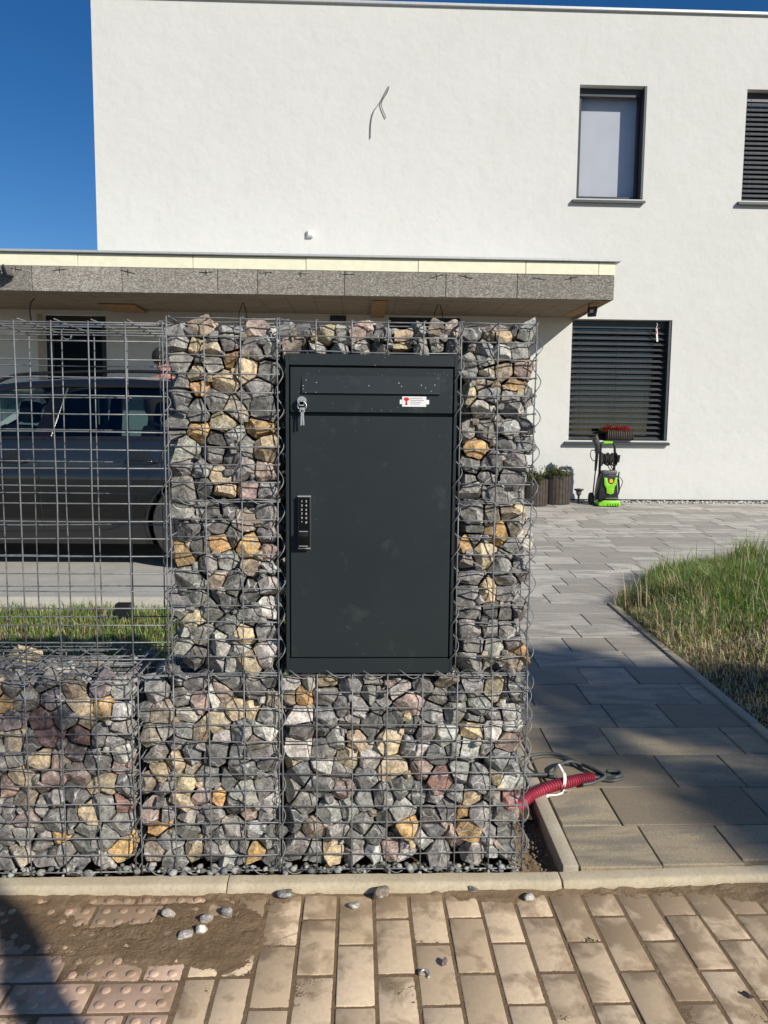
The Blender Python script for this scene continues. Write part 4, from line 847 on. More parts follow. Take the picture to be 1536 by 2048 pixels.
# ------------------------------------------------------------------ parked estate car (nose to the left)
YS = 3.5; CG = dz(4.3)-.01; CW = .90; YCN = YS+CW
car = tag(empty('parked_car', (-2.05, YCN, CG)), 'dark grey estate car parked on the driveway behind the wire cage', 'car')
CX = lambda x: x
def hw(x, h):                                   # half width of the body at station x, height h above ground
    t = np.interp(x, [-4.45, -4.3, -3.9, -3.2, -1.0, -.1, .15, .27], [.55, .70, .83, .89, .90, .87, .80, .66])
    s = np.interp(h, [.16, .22, .32, .36, .55, .70, .715, .80, .95, .99], [.93, .955, .975, .99, 1.0, .998, .984, .978, .952, .932]); return t*s
def ztop(x): return np.interp(x, [-4.45, -4.35, -4.0, -3.4, -3.05, -2.6, -.2, .1, .2, .27], [.62, .74, .86, .945, .985, .965, .985, .985, .96, .88])
def zlow(x): return np.interp(x, [-4.45, -4.2, -3.9, -.2, .1, .27], [.28, .2, .17, .17, .22, .36])
WHL = (-.70, -3.44)
xs = np.arange(-4.45, .2701, .02); nh = 30
for side in (-1, 1):
    V = []; F = []; n = nh+1
    for x in xs:
        a, b = zlow(x), ztop(x)
        for j in range(n):
            h = a+(b-a)*j/nh; V.append((x, YCN+side*hw(x, h), CG+h))
    for i in range(len(xs)-1):
        for j in range(nh):
            q = (i*n+j, (i+1)*n+j, (i+1)*n+j+1, i*n+j+1); m = np.mean([V[k] for k in q], 0)
            if any((m[0]-wx)**2+(m[2]-CG-.33)**2 < .365**2 for wx in WHL): continue
            F.append(q)
    MB().add(V, F).build('body_side', M['car'], car, 0, 0, True)
    for wx in WHL:
        pts = [(wx+.365*math.cos(t), YCN+side*(hw(wx+.365*math.cos(t), .33+.365*math.sin(t))-.002), CG+.33+.365*math.sin(t)) for t in np.linspace(-.42, math.pi+.42, 26)]
        MB().tube(pts, .015, 6).build('wheel_arch', M['car'], car, 0, 0, True)
        V = [(wx+.37*math.cos(t), YCN+side*yy, CG+.33+.37*math.sin(t)) for t in np.linspace(-.4, math.pi+.4, 16) for yy in (.88, .55)]
        MB().add(V, [(2*i, 2*i+1, 2*i+3, 2*i+2) for i in range(15)]).build('arch_liner', M['black'], car)
        wl = empty('wheel', (wx, YCN+side*.79, CG+.33), car)
        MB().lathe([(.2, -.1), (.315, -.1), (.33, -.07), (.332, 0), (.33, .07), (.315, .1), (.2, .1)], (wx, YCN+side*.78, CG+.332), 32, 'y').build('tyre', M['rubber'], wl, 0, 0, 'auto')
        mb = MB().lathe([(.215, side*.07), (.205, side*.09), (.17, side*.05)], (wx, YCN+side*.78, CG+.332), 32, 'y', False)
        for k in range(10):
            a = k*math.pi/5; mb.obox((wx+.11*math.cos(a), YCN+side*.85, CG+.332+.11*math.sin(a)), .2, .03, .03, Matrix.Rotation(-a, 3, 'Y'))
        mb.build('rim', M['rim'], wl, 0, 0, 'auto')
# deck between the sides (bonnet, floor pan, tail)
V = []; F = []
for x in xs: V += [(x, YCN-hw(x, ztop(x)), CG+ztop(x)), (x, YCN-hw(x, ztop(x))*.5, CG+ztop(x)+.03), (x, YCN, CG+ztop(x)+.035), (x, YCN+hw(x, ztop(x))*.5, CG+ztop(x)+.03), (x, YCN+hw(x, ztop(x)), CG+ztop(x))]
for i in range(len(xs)-1):
    if xs[i] < -3.05 or xs[i] > .1:
        for j in range(4): F.append((i*5+j, (i+1)*5+j, (i+1)*5+j+1, i*5+j+1))
MB().add(V, F).build('bonnet', M['car'], car, 0, 0, True)
V = []; F = []
for x in xs: V += [(x, YCN-hw(x, zlow(x)), CG+zlow(x)), (x, YCN+hw(x, zlow(x)), CG+zlow(x))]
for i in range(len(xs)-1): F.append((2*i, 2*i+1, 2*i+3, 2*i+2))
MB().add(V, F).build('floor_pan', M['black'], car)
for xe, lab in ((-4.45, 'front_bumper'), (.27, 'rear_bumper')):
    hs = np.linspace(zlow(xe), ztop(xe), 8); V = [(xe, YCN+sg*hw(xe, h), CG+h) for h in hs for sg in (-1, 1)]
    MB().add(V, [(2*i, 2*i+1, 2*i+3, 2*i+2) for i in range(7)]).build(lab, M['car'], car)
# greenhouse: roof, pillars, panes, seats
def roofz(x): return np.interp(x, [-3.05, -2.75, -2.4, -2.1, -1.7, -1.2, -.6, -.2, .02, .16], [.99, 1.2, 1.365, 1.415, 1.445, 1.455, 1.435, 1.39, 1.3, .98])
def side_y(h): return np.interp(h, [.94, 1.32, 1.37, 1.46], [.855, .70, .66, .3])
rx = np.arange(-2.42, -.02, .06); V = []; F = []; pr = [(-1, 0), (-.97, .035), (-.9, .06), (-.6, .085), (0, .095), (.6, .085), (.9, .06), (.97, .035), (1, 0)]
for x in rx:
    e = roofz(x)-.095
    for a, d in pr: V.append((x, YCN+a*side_y(e), CG+e+d))
m = len(pr)
for i in range(len(rx)-1):
    for j in range(m-1): F.append((i*m+j, (i+1)*m+j, (i+1)*m+j+1, i*m+j+1))
MB().add(V, F).build('roof', M['car'], car, 0, 0, True)
for sg in (-1, 1):
    sp_ = lambda x, h: (x, YCN+sg*side_y(h), CG+h)
    rl = MB().tube(smoothpts([(x, YCN+sg*.60, CG+roofz(x)-.012+(.03 if -2.15 < x < -.25 else .0)) for x in (-2.25, -2.1, -1.8, -1.2, -.6, -.3, -.15)], 5), .013, 6); rl.build('roof_rail', M['black'], car, 0, 0, True)
    for nm, a0, a1, b0, b1 in (('pillar', -3.05, -2.97, -2.42, -2.36), ('pillar', -1.90, -1.77, -1.78, -1.69), ('pillar', -.87, -.80, -.95, -.88), ('pillar', -.12, .12, -.3, -.04)):
        hb, htp = .95, 1.355
        p = [sp_(a0, hb), sp_(a1, hb), sp_(b1, min(htp, roofz(b1)-.085)), sp_(b0, min(htp, roofz(b0)-.085))]; q = [(x, y-sg*.05, z) for x, y, z in p]
        MB().add(p+q, [(0, 1, 2, 3), (7, 6, 5, 4), (0, 4, 5, 1), (1, 5, 6, 2), (2, 6, 7, 3), (3, 7, 4, 0)]).build(nm, M['gloss'], car)
    for a0, a1, b0, b1 in ((-2.97, -1.90, -2.36, -1.78), (-1.77, -.87, -1.69, -.95), (-.80, -.12, -.88, -.3)):
        p = [sp_(a0, .955), sp_(a1, .955), sp_(b1, min(1.35, roofz(b1)-.09)), sp_(b0, min(1.35, roofz(b0)-.09))]; p = [(x, y-sg*.012, z) for x, y, z in p]
        MB().add(p, [(0, 1, 2, 3)]).build('side_window', M['cglass'], car)
    MB().tube([sp_(x, .955) for x in np.linspace(-2.97, -.1, 12)], .011, 6).build('window_seal', M['black'], car)
    MB().tube([sp_(x, min(1.352, roofz(x)-.088)) for x in np.linspace(-2.4, -.2, 14)], .011, 6).build('window_seal', M['black'], car)
    # door shut lines, sill line and handles on the side
    for pts in ([(-1.84, .95), (-1.835, .7), (-1.83, .45), (-1.82, .27)], [(-.93, .95), (-.96, .8), (-1.05, .65), (-1.12, .5), (-1.2, .36), (-1.32, .29), (-1.5, .275), (-1.82, .27), (-2.4, .262), (-2.85, .27), (-2.9, .4), (-2.9, .7), (-2.93, .93)]):
        MB().tube([(x, YCN+sg*(hw(x, h)+.0005), CG+h) for x, h in [tuple(v[:2]) for v in smoothpts([(a, b, 0) for a, b in pts], 5)]], .0045, 5).build('door_gap', M['black'], car)
    for hx in (-2.03, -1.09):
        MB().tube([(x, YCN+sg*(hw(x, .79)+d), CG+.79) for x, d in ((hx-.12, .0), (hx-.1, .03), (hx+.08, .03), (hx+.11, .0))], [.012, .016, .016, .012], 8).build('door_handle', M['car'], car, 0, 0, True)
        MB().lathe([(.035, 0), (.075, .001)], (hx-.01, YCN+sg*(hw(hx, .79)+.001), CG+.785), 16, 'y', False).build('handle_cup', M['black'], car)
    MB().tube([(-2.9, YCN+sg*.86, CG+1.0), (-2.92, YCN+sg*.97, CG+1.02), (-2.95, YCN+sg*1.03, CG+1.02)], [.03, .06, .05], 8).build('wing_mirror', M['car'], car, 0, 0, True)
MB().add([(-3.05, YCN-.8, CG+.99), (-3.05, YCN+.8, CG+.99), (-2.42, YCN+.66, CG+1.36), (-2.42, YCN-.66, CG+1.36)], [(0, 1, 2, 3)]).build('windscreen', M['cglass'], car)
MB().add([(.15, YCN-.74, CG+.985), (.15, YCN+.74, CG+.985), (-.08, YCN+.64, CG+1.3), (-.08, YCN-.64, CG+1.3)], [(0, 1, 2, 3)]).build('rear_window', M['cglass'], car)
MB().box(-2.95, -.1, YCN-.74, YCN+.74, CG+.3, CG+.34).box(-3.05, -2.7, YCN-.78, YCN+.78, CG+.6, CG+.95).build('cabin_floor', M['dark'], car)
for sx in (-2.2, -1.15):
    for sy in (-.38, .38):
        mb = MB(); mb.obox((sx, YCN+sy, CG+.75), .14, .48, .62, Matrix.Rotation(rad(12), 3, 'Y')); mb.obox((sx+.1, YCN+sy, CG+1.16), .09, .26, .17, Matrix.Rotation(rad(12), 3, 'Y')); mb.obox((sx-.25, YCN+sy, CG+.5), .5, .48, .15)
        mb.build('seat', M['seat'], car, .03, 2, 'auto')

# ------------------------------------------------------------------ person behind the car
def person(x, y, label):
    g = dz(min(y, 7.8)); P = tag(empty('person', (x, y, g)), label, 'person')
    bm = bmesh.new(); sk = bm.verts.layers.skin.verify(); vs = {}
    J = dict(pel=(0, 0, .98, .155), wai=(0, .01, 1.13, .145), che=(0, .02, 1.33, .17), nek=(0, .0, 1.51, .062), hd0=(0, -.02, 1.585, .075), hd1=(0, -.015, 1.66, .088), hd2=(0, .0, 1.745, .075))
    for s, n in ((-1, 'l'), (1, 'r')):
        J.update({'sh'+n: (s*.185, .01, 1.44, .068), 'el'+n: (s*.27, -.03, 1.17, .047), 'wr'+n: (s*.22, -.24, 1.06, .032), 'ha'+n: (s*.19, -.32, 1.05, .03), 'hi'+n: (s*.095, 0, .92, .1), 'kn'+n: (s*.11, -.03, .5, .062), 'an'+n: (s*.11, .02, .09, .042), 'to'+n: (s*.13, -.13, .035, .034)})
    for k, (a, b, c, r) in J.items(): v = bm.verts.new((a, b, c)); v[sk].radius = (r, r); vs[k] = v
    E = ['pel wai', 'wai che', 'che nek', 'nek hd0', 'hd0 hd1', 'hd1 hd2']+[e.replace('*', n) for n in 'lr' for e in ('che sh*', 'sh* el*', 'el* wr*', 'wr* ha*', 'pel hi*', 'hi* kn*', 'kn* an*', 'an* to*')]
    for e in E: a, b = e.split(); bm.edges.new((vs[a], vs[b]))
    vs['pel'][sk].use_root = True
    me = bpy.data.meshes.new('body'); bm.to_mesh(me); bm.free()
    o = bpy.data.objects.new('t', me); COL.objects.link(o); o.modifiers.new('s', 'SKIN'); sb = o.modifiers.new('d', 'SUBSURF'); sb.levels = 2
    bpy.context.view_layer.update(); dg = bpy.context.evaluated_depsgraph_get(); m2 = bpy.data.meshes.new_from_object(o.evaluated_get(dg)); bpy.data.objects.remove(o)
    m2.materials.clear(); m2.polygons.foreach_set('use_smooth', [True]*len(m2.polygons)); m2.name = 'body'
    ro = Matrix.Translation((x, y, g)) @ Matrix.Rotation(rad(150), 4, 'Z'); W = lambda p: tuple(ro @ Vector(p))
    m2.transform(ro); link('body', m2, M['skin'], P)
    # fingers, face, hair and trousers
    for s in (-1, 1):
        for k in range(4): MB().tube([W((s*(.175+.013*k), -.33, 1.05)), W((s*(.172+.013*k), -.37-.004*(k in (1, 2)), 1.04)), W((s*(.17+.012*k), -.395-.006*(k in (1, 2)), 1.015))], [.009, .0085, .007], 6).build('finger', M['skin'], P, 0, 0, True)
        MB().tube([W((s*.165, -.29, 1.05)), W((s*.145, -.325, 1.045)), W((s*.145, -.35, 1.03))], [.011, .01, .008], 6).build('thumb', M['skin'], P, 0, 0, True)
        MB().add(*[(lambda v: ([W((s*.088+a*.014, .0+b*.022, 1.66+c*.033)) for a, b, c in I2], [tuple(f) for f in F2]))(0)][0]).build('ear', M['skin'], P, 0, 0, True)
        MB().add([W((s*.033+a*.013, -.098+b*.008, 1.668+c*.009)) for a, b, c in I2], [tuple(f) for f in F2]).build('eye', M['white'], P, 0, 0, True)
    MB().add([W((a*.013, -.112+b*.018, 1.64+c*.024)) for a, b, c in I2], [tuple(f) for f in F2]).build('nose', M['skin'], P, 0, 0, True)
    MB().add([W((a*.024, -.1+b*.006, 1.602+c*.006)) for a, b, c in I2], [tuple(f) for f in F2]).build('mouth', M['redink'], P, 0, 0, True)
    hv = [(a*.1, .012+b*.112, 1.705+c*.105) for a, b, c in I3]; keep = [i for i, f in enumerate(F3) if np.mean([hv[k][2] for k in f]) > 1.64+max(0, -np.mean([hv[k][1] for k in f]))*.9]
    MB().add([W(p) for p in hv], [tuple(F3[i]) for i in keep]).build('hair', M['hair'], P, 0, 0, True)
    mb = MB().tube([W((0, 0, 1.06)), W((0, 0, .98)), W((0, 0, .9))], [.165, .175, .16], 14)
    for s in (-1, 1): mb.tube([W((s*.09, 0, .95)), W((s*.105, -.02, .72)), W((s*.11, -.03, .5)), W((s*.11, 0, .28)), W((s*.11, .02, .1))], [.12, .1, .082, .07, .066], 12)
    mb.build('trousers', M['cloth'], P, 0, 0, True)
p = wy(327, 735, 5.75); person(p[0], 5.75, 'bare shouldered dark haired person standing behind the parked car')

# ------------------------------------------------------------------ pressure washer
WX, WYY = 3.70, 7.42; WZ = gz(WYY)+.004
pw_ = tag(empty('pressure_washer', (WX, WYY, WZ)), 'black and lime green pressure washer standing by the white wall', 'pressure washer')
def bx(x0, x1, y0, y1, z0, z1): return MB().box(WX+x0, WX+x1, WYY+y0, WYY+y1, WZ+z0, WZ+z1)
mb = MB().prism([(WX-.13, WZ+.0), (WX+.14, WZ+.0), (WX+.15, WZ+.03), (WX+.125, WZ+.07), (WX-.07, WZ+.07), (WX-.14, WZ+.03)], WYY-.14, WYY+.1); mb.build('base', M['green'], pw_, .008, 2, 'auto')
for k in range(5): bx(-.02+.032*k, -.006+.032*k, -.152, -.14, .006, .036).build('base_rib', M['green'], pw_, .003, 1)
MB().prism([(WX-.125, WZ+.07), (WX+.13, WZ+.07), (WX+.125, WZ+.13), (WX+.105, WZ+.36), (WX+.09, WZ+.42), (WX-.085, WZ+.42), (WX-.1, WZ+.36), (WX-.13, WZ+.16)], WYY-.09, WYY+.09).build('body', M['black'], pw_, .012, 3, 'auto')
MB().prism([(WX-.07, WZ+.36), (WX-.03, WZ+.355), (WX-.02, WZ+.30), (WX+.005, WZ+.275), (WX+.03, WZ+.275), (WX+.055, WZ+.30), (WX+.07, WZ+.36), (WX+.1, WZ+.365), (WX+.092, WZ+.27), (WX+.07, WZ+.25), (WX+.06, WZ+.16), (WX+.02, WZ+.145), (WX-.03, WZ+.16), (WX-.035, WZ+.22), (WX-.065, WZ+.27)], WYY-.112, WYY-.088).build('front_panel', M['green'], pw_, .004, 2, 'auto')
MB().lathe([(.028, 0), (.028, -.02), (.022, -.026), (.001, -.027)], (WX+.018, WYY-.092, WZ+.315), 18, 'y').build('pressure_knob', M['orange'], pw_, 0, 0, 'auto')
bx(-.01, .045, -.098, -.089, .38, .395).build('name_plate', M['grey'], pw_)
bx(-.085, .1, -.1, .0, .4, .45).build('shoulder', M['grey'], pw_, .012, 2, 'auto')
bx(-.05, .12, -.13, -.09, .085, .105).build('bumper', M['grey'], pw_, .006, 2, 'auto')
for s, x in ((-1, -.088), (1, .1)):
    MB().tube([(WX+x, WYY+.03, WZ+.3), (WX+x, WYY+.03, WZ+.68), (WX+x*.96, WYY+.03, WZ+.77), (WX+x*.62, WYY+.03, WZ+.8)], .017, 8).build('handle_tube', M['black'], pw_, 0, 0, True)
MB().tube([(WX-.056, WYY+.03, WZ+.801), (WX+.064, WYY+.03, WZ+.801)], .019, 10).build('handle_grip', M['green'], pw_, 0, 0, 'auto')
reel = MB().lathe([(.085, -.095), (.09, -.09), (.045, -.06), (.045, .06), (.09, .09), (.085, .095)], (WX+.005, WYY-.02, WZ+.59), 24, 'x').build('hose_reel', M['black'], pw_, 0, 0, 'auto')
hp = [(WX+.005-.06+.12*t/60, WYY-.02+(.062+.012*math.sin(t*.9))*math.cos(t*.75), WZ+.59+(.07+.012*math.sin(t*1.7))*math.sin(t*.75)) for t in range(0, 61)]
MB().tube(smoothpts(hp, 2), .008, 6).build('hose', M['rubber'], pw_, 0, 0, True)
MB().tube(smoothpts([(WX-.02, WYY-.06, WZ+.53), (WX+.01, WYY-.06, WZ+.47), (WX+.05, WYY-.06, WZ+.45), (WX+.03, WYY-.06, WZ+.5), (WX-.01, WYY-.06, WZ+.54)], 5), .006, 6).build('hose_end', M['rubber'], pw_, 0, 0, True)
MB().tube([(WX+.11, WYY-.02, WZ+.6), (WX+.135, WYY-.02, WZ+.6)], .01, 6).tube([(WX+.135, WYY-.02, WZ+.645), (WX+.13, WYY-.02, WZ+.55)], [.024, .016], 8).build('reel_crank', M['black'], pw_, 0, 0, 'auto')
for s in (-1, 1): MB().lathe([(.03, -.02), (.075, -.02), (.08, 0), (.075, .02), (.03, .02)], (WX+s*.155-.02, WYY+.06, WZ+.08), 22, 'x').build('wheel', M['rubber'], pw_, 0, 0, 'auto')
lance = MB().tube([(WX-.175, WYY-.01, WZ+.14), (WX-.155, WYY-.01, WZ+.44)], .0085, 8).tube([(WX-.155, WYY-.01, WZ+.44), (WX-.148, WYY-.01, WZ+.56), (WX-.142, WYY-.01, WZ+.68)], [.015, .019, .022], 8).build('lance', M['black'], pw_, 0, 0, 'auto')
MB().prism([(WX-.17, WZ+.7), (WX-.165, WZ+.66), (WX-.115, WZ+.66), (WX-.11, WZ+.72), (WX-.125, WZ+.83), (WX-.16, WZ+.9), (WX-.2, WZ+.87), (WX-.21, WZ+.83), (WX-.175, WZ+.75)], WYY-.035, WYY+.01).build('spray_gun', M['black'], pw_, .006, 2, 'auto')
MB().prism([(WX-.185, WZ+.82), (WX-.17, WZ+.79), (WX-.148, WZ+.83), (WX-.165, WZ+.865)], WYY-.0365, WYY-.0352).build('trigger_plate', M['wood'], pw_)
MB().tube(smoothpts([(WX-.17, WYY-.01, WZ+.7), (WX-.215, WYY-.01, WZ+.7), (WX-.228, WYY-.01, WZ+.64), (WX-.2, WYY-.01, WZ+.58), (WX-.16, WYY-.01, WZ+.565)], 6), .006, 6).build('gun_hose', M['rubber'], pw_, 0, 0, True)
MB().tube(smoothpts([(WX+.12, WYY-.01, WZ+.37), (WX+.165, WYY-.01, WZ+.36), (WX+.2, WYY-.01, WZ+.31), (WX+.19, WYY-.01, WZ+.25), (WX+.165, WYY-.01, WZ+.2)], 6), .0045, 6).build('power_lead', M['rubber'], pw_, 0, 0, True)
for k in range(3): MB().tube(smoothpts([(WX+.125+.006*k, WYY-.03+.02*k, WZ+.36), (WX+.12, WYY-.03+.02*k, WZ+.24), (WX+.135+.01*k, WYY-.03+.02*k, WZ+.13), (WX+.16, WYY-.03+.02*k, WZ+.2), (WX+.145, WYY-.03+.02*k, WZ+.34)], 5), .006, 6).build('power_lead', M['black'], pw_, 0, 0, True)
bx(.11, .15, -.03, .03, .33, .38).build('cable_hook', M['black'], pw_, .005, 1); MB().tube([(WX+.15, WYY, WZ+.37), (WX+.156, WYY, WZ+.43)], [.012, .008], 7).build('plug', M['black'], pw_)

# ------------------------------------------------------------------ planters, spike lamp, flower trough
def leafball(V, F, C, c, r, n, size, cols, flat=1.0, up=0):
    c = np.array(c)
    for _ in range(n):
        d = NR.normal(0, 1, 3); d /= np.linalg.norm(d); rr = NR.rand()**.45; p = c+d*np.array(r)*rr
        a = NR.normal(0, 1, 3); a[2] += up; a /= np.linalg.norm(a); b = np.cross(a, NR.normal(0, 1, 3)); b /= np.linalg.norm(b); s = size*NR.uniform(.6, 1.3); k = len(V)
        V += [p-b*s*.35, p+a*s*.5-b*s*.0+b*s*.3, p+a*s, p+a*s*.5-b*s*.3][:1]+[p+a*s*.5+b*s*.35, p+a*s, p+a*s*.5-b*s*.35]; F.append((k, k+1, k+2, k+3))
        col = cols[NR.randint(len(cols))]; u = NR.uniform(.7, 1.3); C += [(col[0]*u, col[1]*u, col[2]*u, 1)]*4
GREENS = [(.05, .085, .02), (.075, .11, .028), (.035, .06, .018), (.1, .12, .04)]
def planter(x, y, r, h, label, dry=False):
    z = gz(y); p = tag(empty('planter', (x, y, z)), label, 'planter', 'round stave planters by the wall'); n = 26
    for k in range(n):
        a = 2*math.pi*k/n; rr = r+R.uniform(-.003, .003); m = Matrix.Rotation(a, 3, 'Z'); MB().obox((x+rr*math.cos(a), y+rr*math.sin(a), z+h/2), .022, 2*math.pi*r/n*.93, h+R.uniform(-.008, .008), m).build('stave', M['wood'], p)
    MB().lathe([(r-.005, .01), (r-.005, h-.05), (.001, h-.04)], (x, y, z), 20).build('soil', M['earth'], p)
    V, F, C = [], [], []
    for _ in range(16): a = R.uniform(0, 6.28); q = R.uniform(0, r*1.05); leafball(V, F, C, (x+q*math.cos(a), y+q*math.sin(a), z+h+R.uniform(-.02, .04)), (.07, .07, .06), 150, .022, GREENS+[(.17, .14, .05), (.2, .16, .07)], up=.8)
    for _ in range(60):
        a = R.uniform(0, 6.28); q = R.uniform(0, r*1.2); leafball(V, F, C, (x+q*math.cos(a), y+q*math.sin(a), z+h+R.uniform(.05, .12)), (.015, .015, .03), 7, .016, GREENS+[(.3, .25, .1)], up=.6)
    link('foliage', npmesh('foliage', V, F, C), M['leaf'], p)
planter(3.09, 7.6, .175, .36, 'dark round stave planter of straggly plants by the wall'); planter(2.76, 7.44, .17, .33, 'paler planter half hidden behind the wire column')
x, y = 3.385, 7.56; z = gz(y); sl_ = tag(empty('garden_light', (x, y, z)), 'small black mushroom shaped spike light between planter and pressure washer', 'garden light')
MB().lathe([(.013, 0), (.013, .1), (.03, .12), (.034, .15), (.034, .16), (.065, .185), (.062, .192), (.01, .2)], (x, y, z), 16).build('stem_and_cap', M['black'], sl_, 0, 0, 'auto'); MB().lathe([(.031, .121), (.035, .16)], (x, y, z), 16, 'z', False).build('lamp_glass', M['grey'], sl_)
fx0, fx1, fz = 3.83, 4.19, wins['low'][2]+.014; fy = YW+.01
ft = tag(empty('flower_trough', (4.0, fy, fz)), 'brown ribbed trough of red flowers on the window sill', 'flower box')
MB().box(fx0, fx1, fy-.055, fy+.045, fz-.012, fz+.12).build('trough', M['wick'], ft, .02, 2, 'auto')
for k in range(15): MB().tube([(fx0+.012+k*(fx1-fx0-.024)/14, fy-.057, fz-.006), (fx0+.012+k*(fx1-fx0-.024)/14, fy-.057, fz+.118)], .0075, 6).build('rib', M['wick'], ft, 0, 0, True)
V, F, C = [], [], []
for k in range(26): leafball(V, F, C, (R.uniform(fx0-.05, fx1-.06), fy+R.uniform(-.04, .02), fz+R.uniform(.12, .17)), (.035, .035, .03), 45, .02, [(.5, .006, .012), (.6, .015, .02), (.38, .004, .01), (.5, .01, .015), (.05, .07, .02)])
link('flowers', npmesh('flowers', V, F, C), M['petal'], ft)
V, F, C = [], [], []
for k in range(14): leafball(V, F, C, (R.uniform(fx0-.1, fx0+.2), fy+R.uniform(-.03, .03), fz+R.uniform(.1, .13)), (.05, .03, .03), 20, .025, GREENS)
link('leaves', npmesh('leaves', V, F, C), M['leaf'], ft)
p = wy(1314, 655, YW+.02); th = tag(empty('hanging_tag', (p[0], p[1], p[2]-.2)), 'white and red strip hanging in front of the dark blind', 'ribbon')
MB().tube(smoothpts([(p[0]-.005, p[1], p[2]+.06), (p[0]+.006, p[1], p[2]+.03), (p[0]-.006, p[1], p[2]+.01), (p[0], p[1], p[2]-.01)], 4), .004, 5).build('string', M['stonewhite'], th)
MB().obox((p[0]+.004, p[1], p[2]-.1), .022, .006, .17, Matrix.Rotation(rad(-6), 3, 'Y')).build('strip', M['white'], th); MB().obox((p[0]-.005, p[1]-.004, p[2]-.055), .01, .003, .05, Matrix.Rotation(rad(-6), 3, 'Y')).build('red_band', M['redink'], th)
p = wg(248, 1238); tag(MB().box(p[0]-.045, p[0]+.045, p[1]-.03, p[1]+.03, p[2]+.01, p[2]+.10).box(p[0]-.01, p[0]+.01, p[1]-.01, p[1]+.01, p[2]-.03, p[2]+.011).build('garden_spotlight', M['black'], None, .004, 1), 'small black garden spotlight standing in the lawn behind the cage', 'spotlight')

# ------------------------------------------------------------------ conduit, cables, tape beside the path
cp = [(1.03, .30, .005), (1.10, .372, .024), (1.142, .404, .034), (1.207, .44, .042), (1.274, .466, .046), (1.334, .486, .048), (1.382, .494, .049)]
cs = smoothpts(cp, 40); rr = [.0172+.0042*math.copysign(abs(math.sin(i*2*math.pi/6.1))**.6, math.sin(i*2*math.pi/6.1)) for i in range(len(cs))]
cn = tag(empty('conduit', (1.2, .44, .02)), 'red corrugated conduit pipe lying on the path beside the baskets', 'pipe')
MB().tube(cs, rr, 14, False).build('corrugated_pipe', M['red'], cn, 0, 0, True)
def zc(x, y, h=.012): return (x, y, gz(y)+h)
cb = tag(empty('cable_bundle', (1.3, .58, .03)), 'loops of grey green electric cable lying round the red conduit', 'cable')
L1 = [(1.36, .50, .055), (1.42, .515, .04), (1.47, .50, .05), (1.5, .535, .045), (1.47, .565, .04), (1.42, .54, .045), (1.39, .56, .06), (1.35, .63, .05), (1.30, .685, .04), (1.22, .68, .035), (1.17, .62, .035), (1.2, .55, .035), (1.26, .52, .04)]
L2 = [(1.05, .6, .04), (1.12, .66, .03), (1.2, .70, .045), (1.3, .70, .05), (1.37, .63, .045), (1.4, .55, .06), (1.43, .51, .05), (1.38, .47, .045), (1.33, .455, .042)]
L3 = [(1.06, .5, .05), (1.15, .52, .05), (1.24, .53, .05), (1.27, .57, .06), (1.33, .60, .065), (1.39, .58, .05), (1.43, .525, .045), (1.485, .515, .045), (1.495, .545, .05), (1.45, .55, .05)]
for L in (L1, L2, L3): MB().tube(smoothpts(L, 7), .0062, 7).build('cable', M['cable'], cb, 0, 0, True)
for L in ([(1.05, .55, .045), (1.11, .56, .04), (1.18, .54, .04), (1.25, .515, .045)], [(1.36, .51, .06), (1.42, .50, .04), (1.46, .49, .042), (1.5, .52, .04), (1.48, .56, .042)]): MB().tube(smoothpts(L, 7), .0055, 7).build('cable', M['cable'], cb, 0, 0, True)
tp = tag(empty('cable_tie', (1.26, .42, .03)), 'white tape strip tied round the red conduit', 'tape')
def ribbon(pts, w, nrm): 
    mb = MB(); P = [Vector(p) for p in pts]; n = Vector(nrm); V = []; 
    for p in P: V += [p-n*w/2, p+n*w/2]
    V2 = V+[v+Vector((0, -.0012, .0008)) for v in V]; m = len(V); F = [(2*i, 2*i+1, 2*i+3, 2*i+2) for i in range(len(P)-1)]; F += [tuple(k+m for k in f[::-1]) for f in F]; F += [(2*i, 2*i+2, 2*i+2+m, 2*i+m) for i in range(len(P)-1)]+[(2*i+1, 2*i+1+m, 2*i+3+m, 2*i+3) for i in range(len(P)-1)]; return mb.add(V2, F)
c0 = Vector((1.262, .47, .053)); pts = [(c0.x+.004*math.cos(a), c0.y-.0275*math.sin(a)*1.0, c0.z+.0285*math.cos(a)) for a in np.linspace(-.5, 2.9, 10)]
ribbon(pts, .011, (1, .2, 0)).build('loop', M['stonewhite'], tp)
ribbon([(1.262, .445, .027), (1.25, .425, .025), (1.225, .413, .022), (1.19, .41, .024), (1.186, .408, .01)], .011, (0, .35, .93)).build('tail', M['stonewhite'], tp)
ribbon([(1.265, .475, .082), (1.258, .49, .095), (1.255, .5, .1)], .007, (1, .1, 0)).build('tip', M['stonewhite'], tp)
ribbon([(1.264, .445, .028), (1.272, .425, .03), (1.28, .415, .045)], .01, (.8, 0, .5)).build('tip', M['stonewhite'], tp)

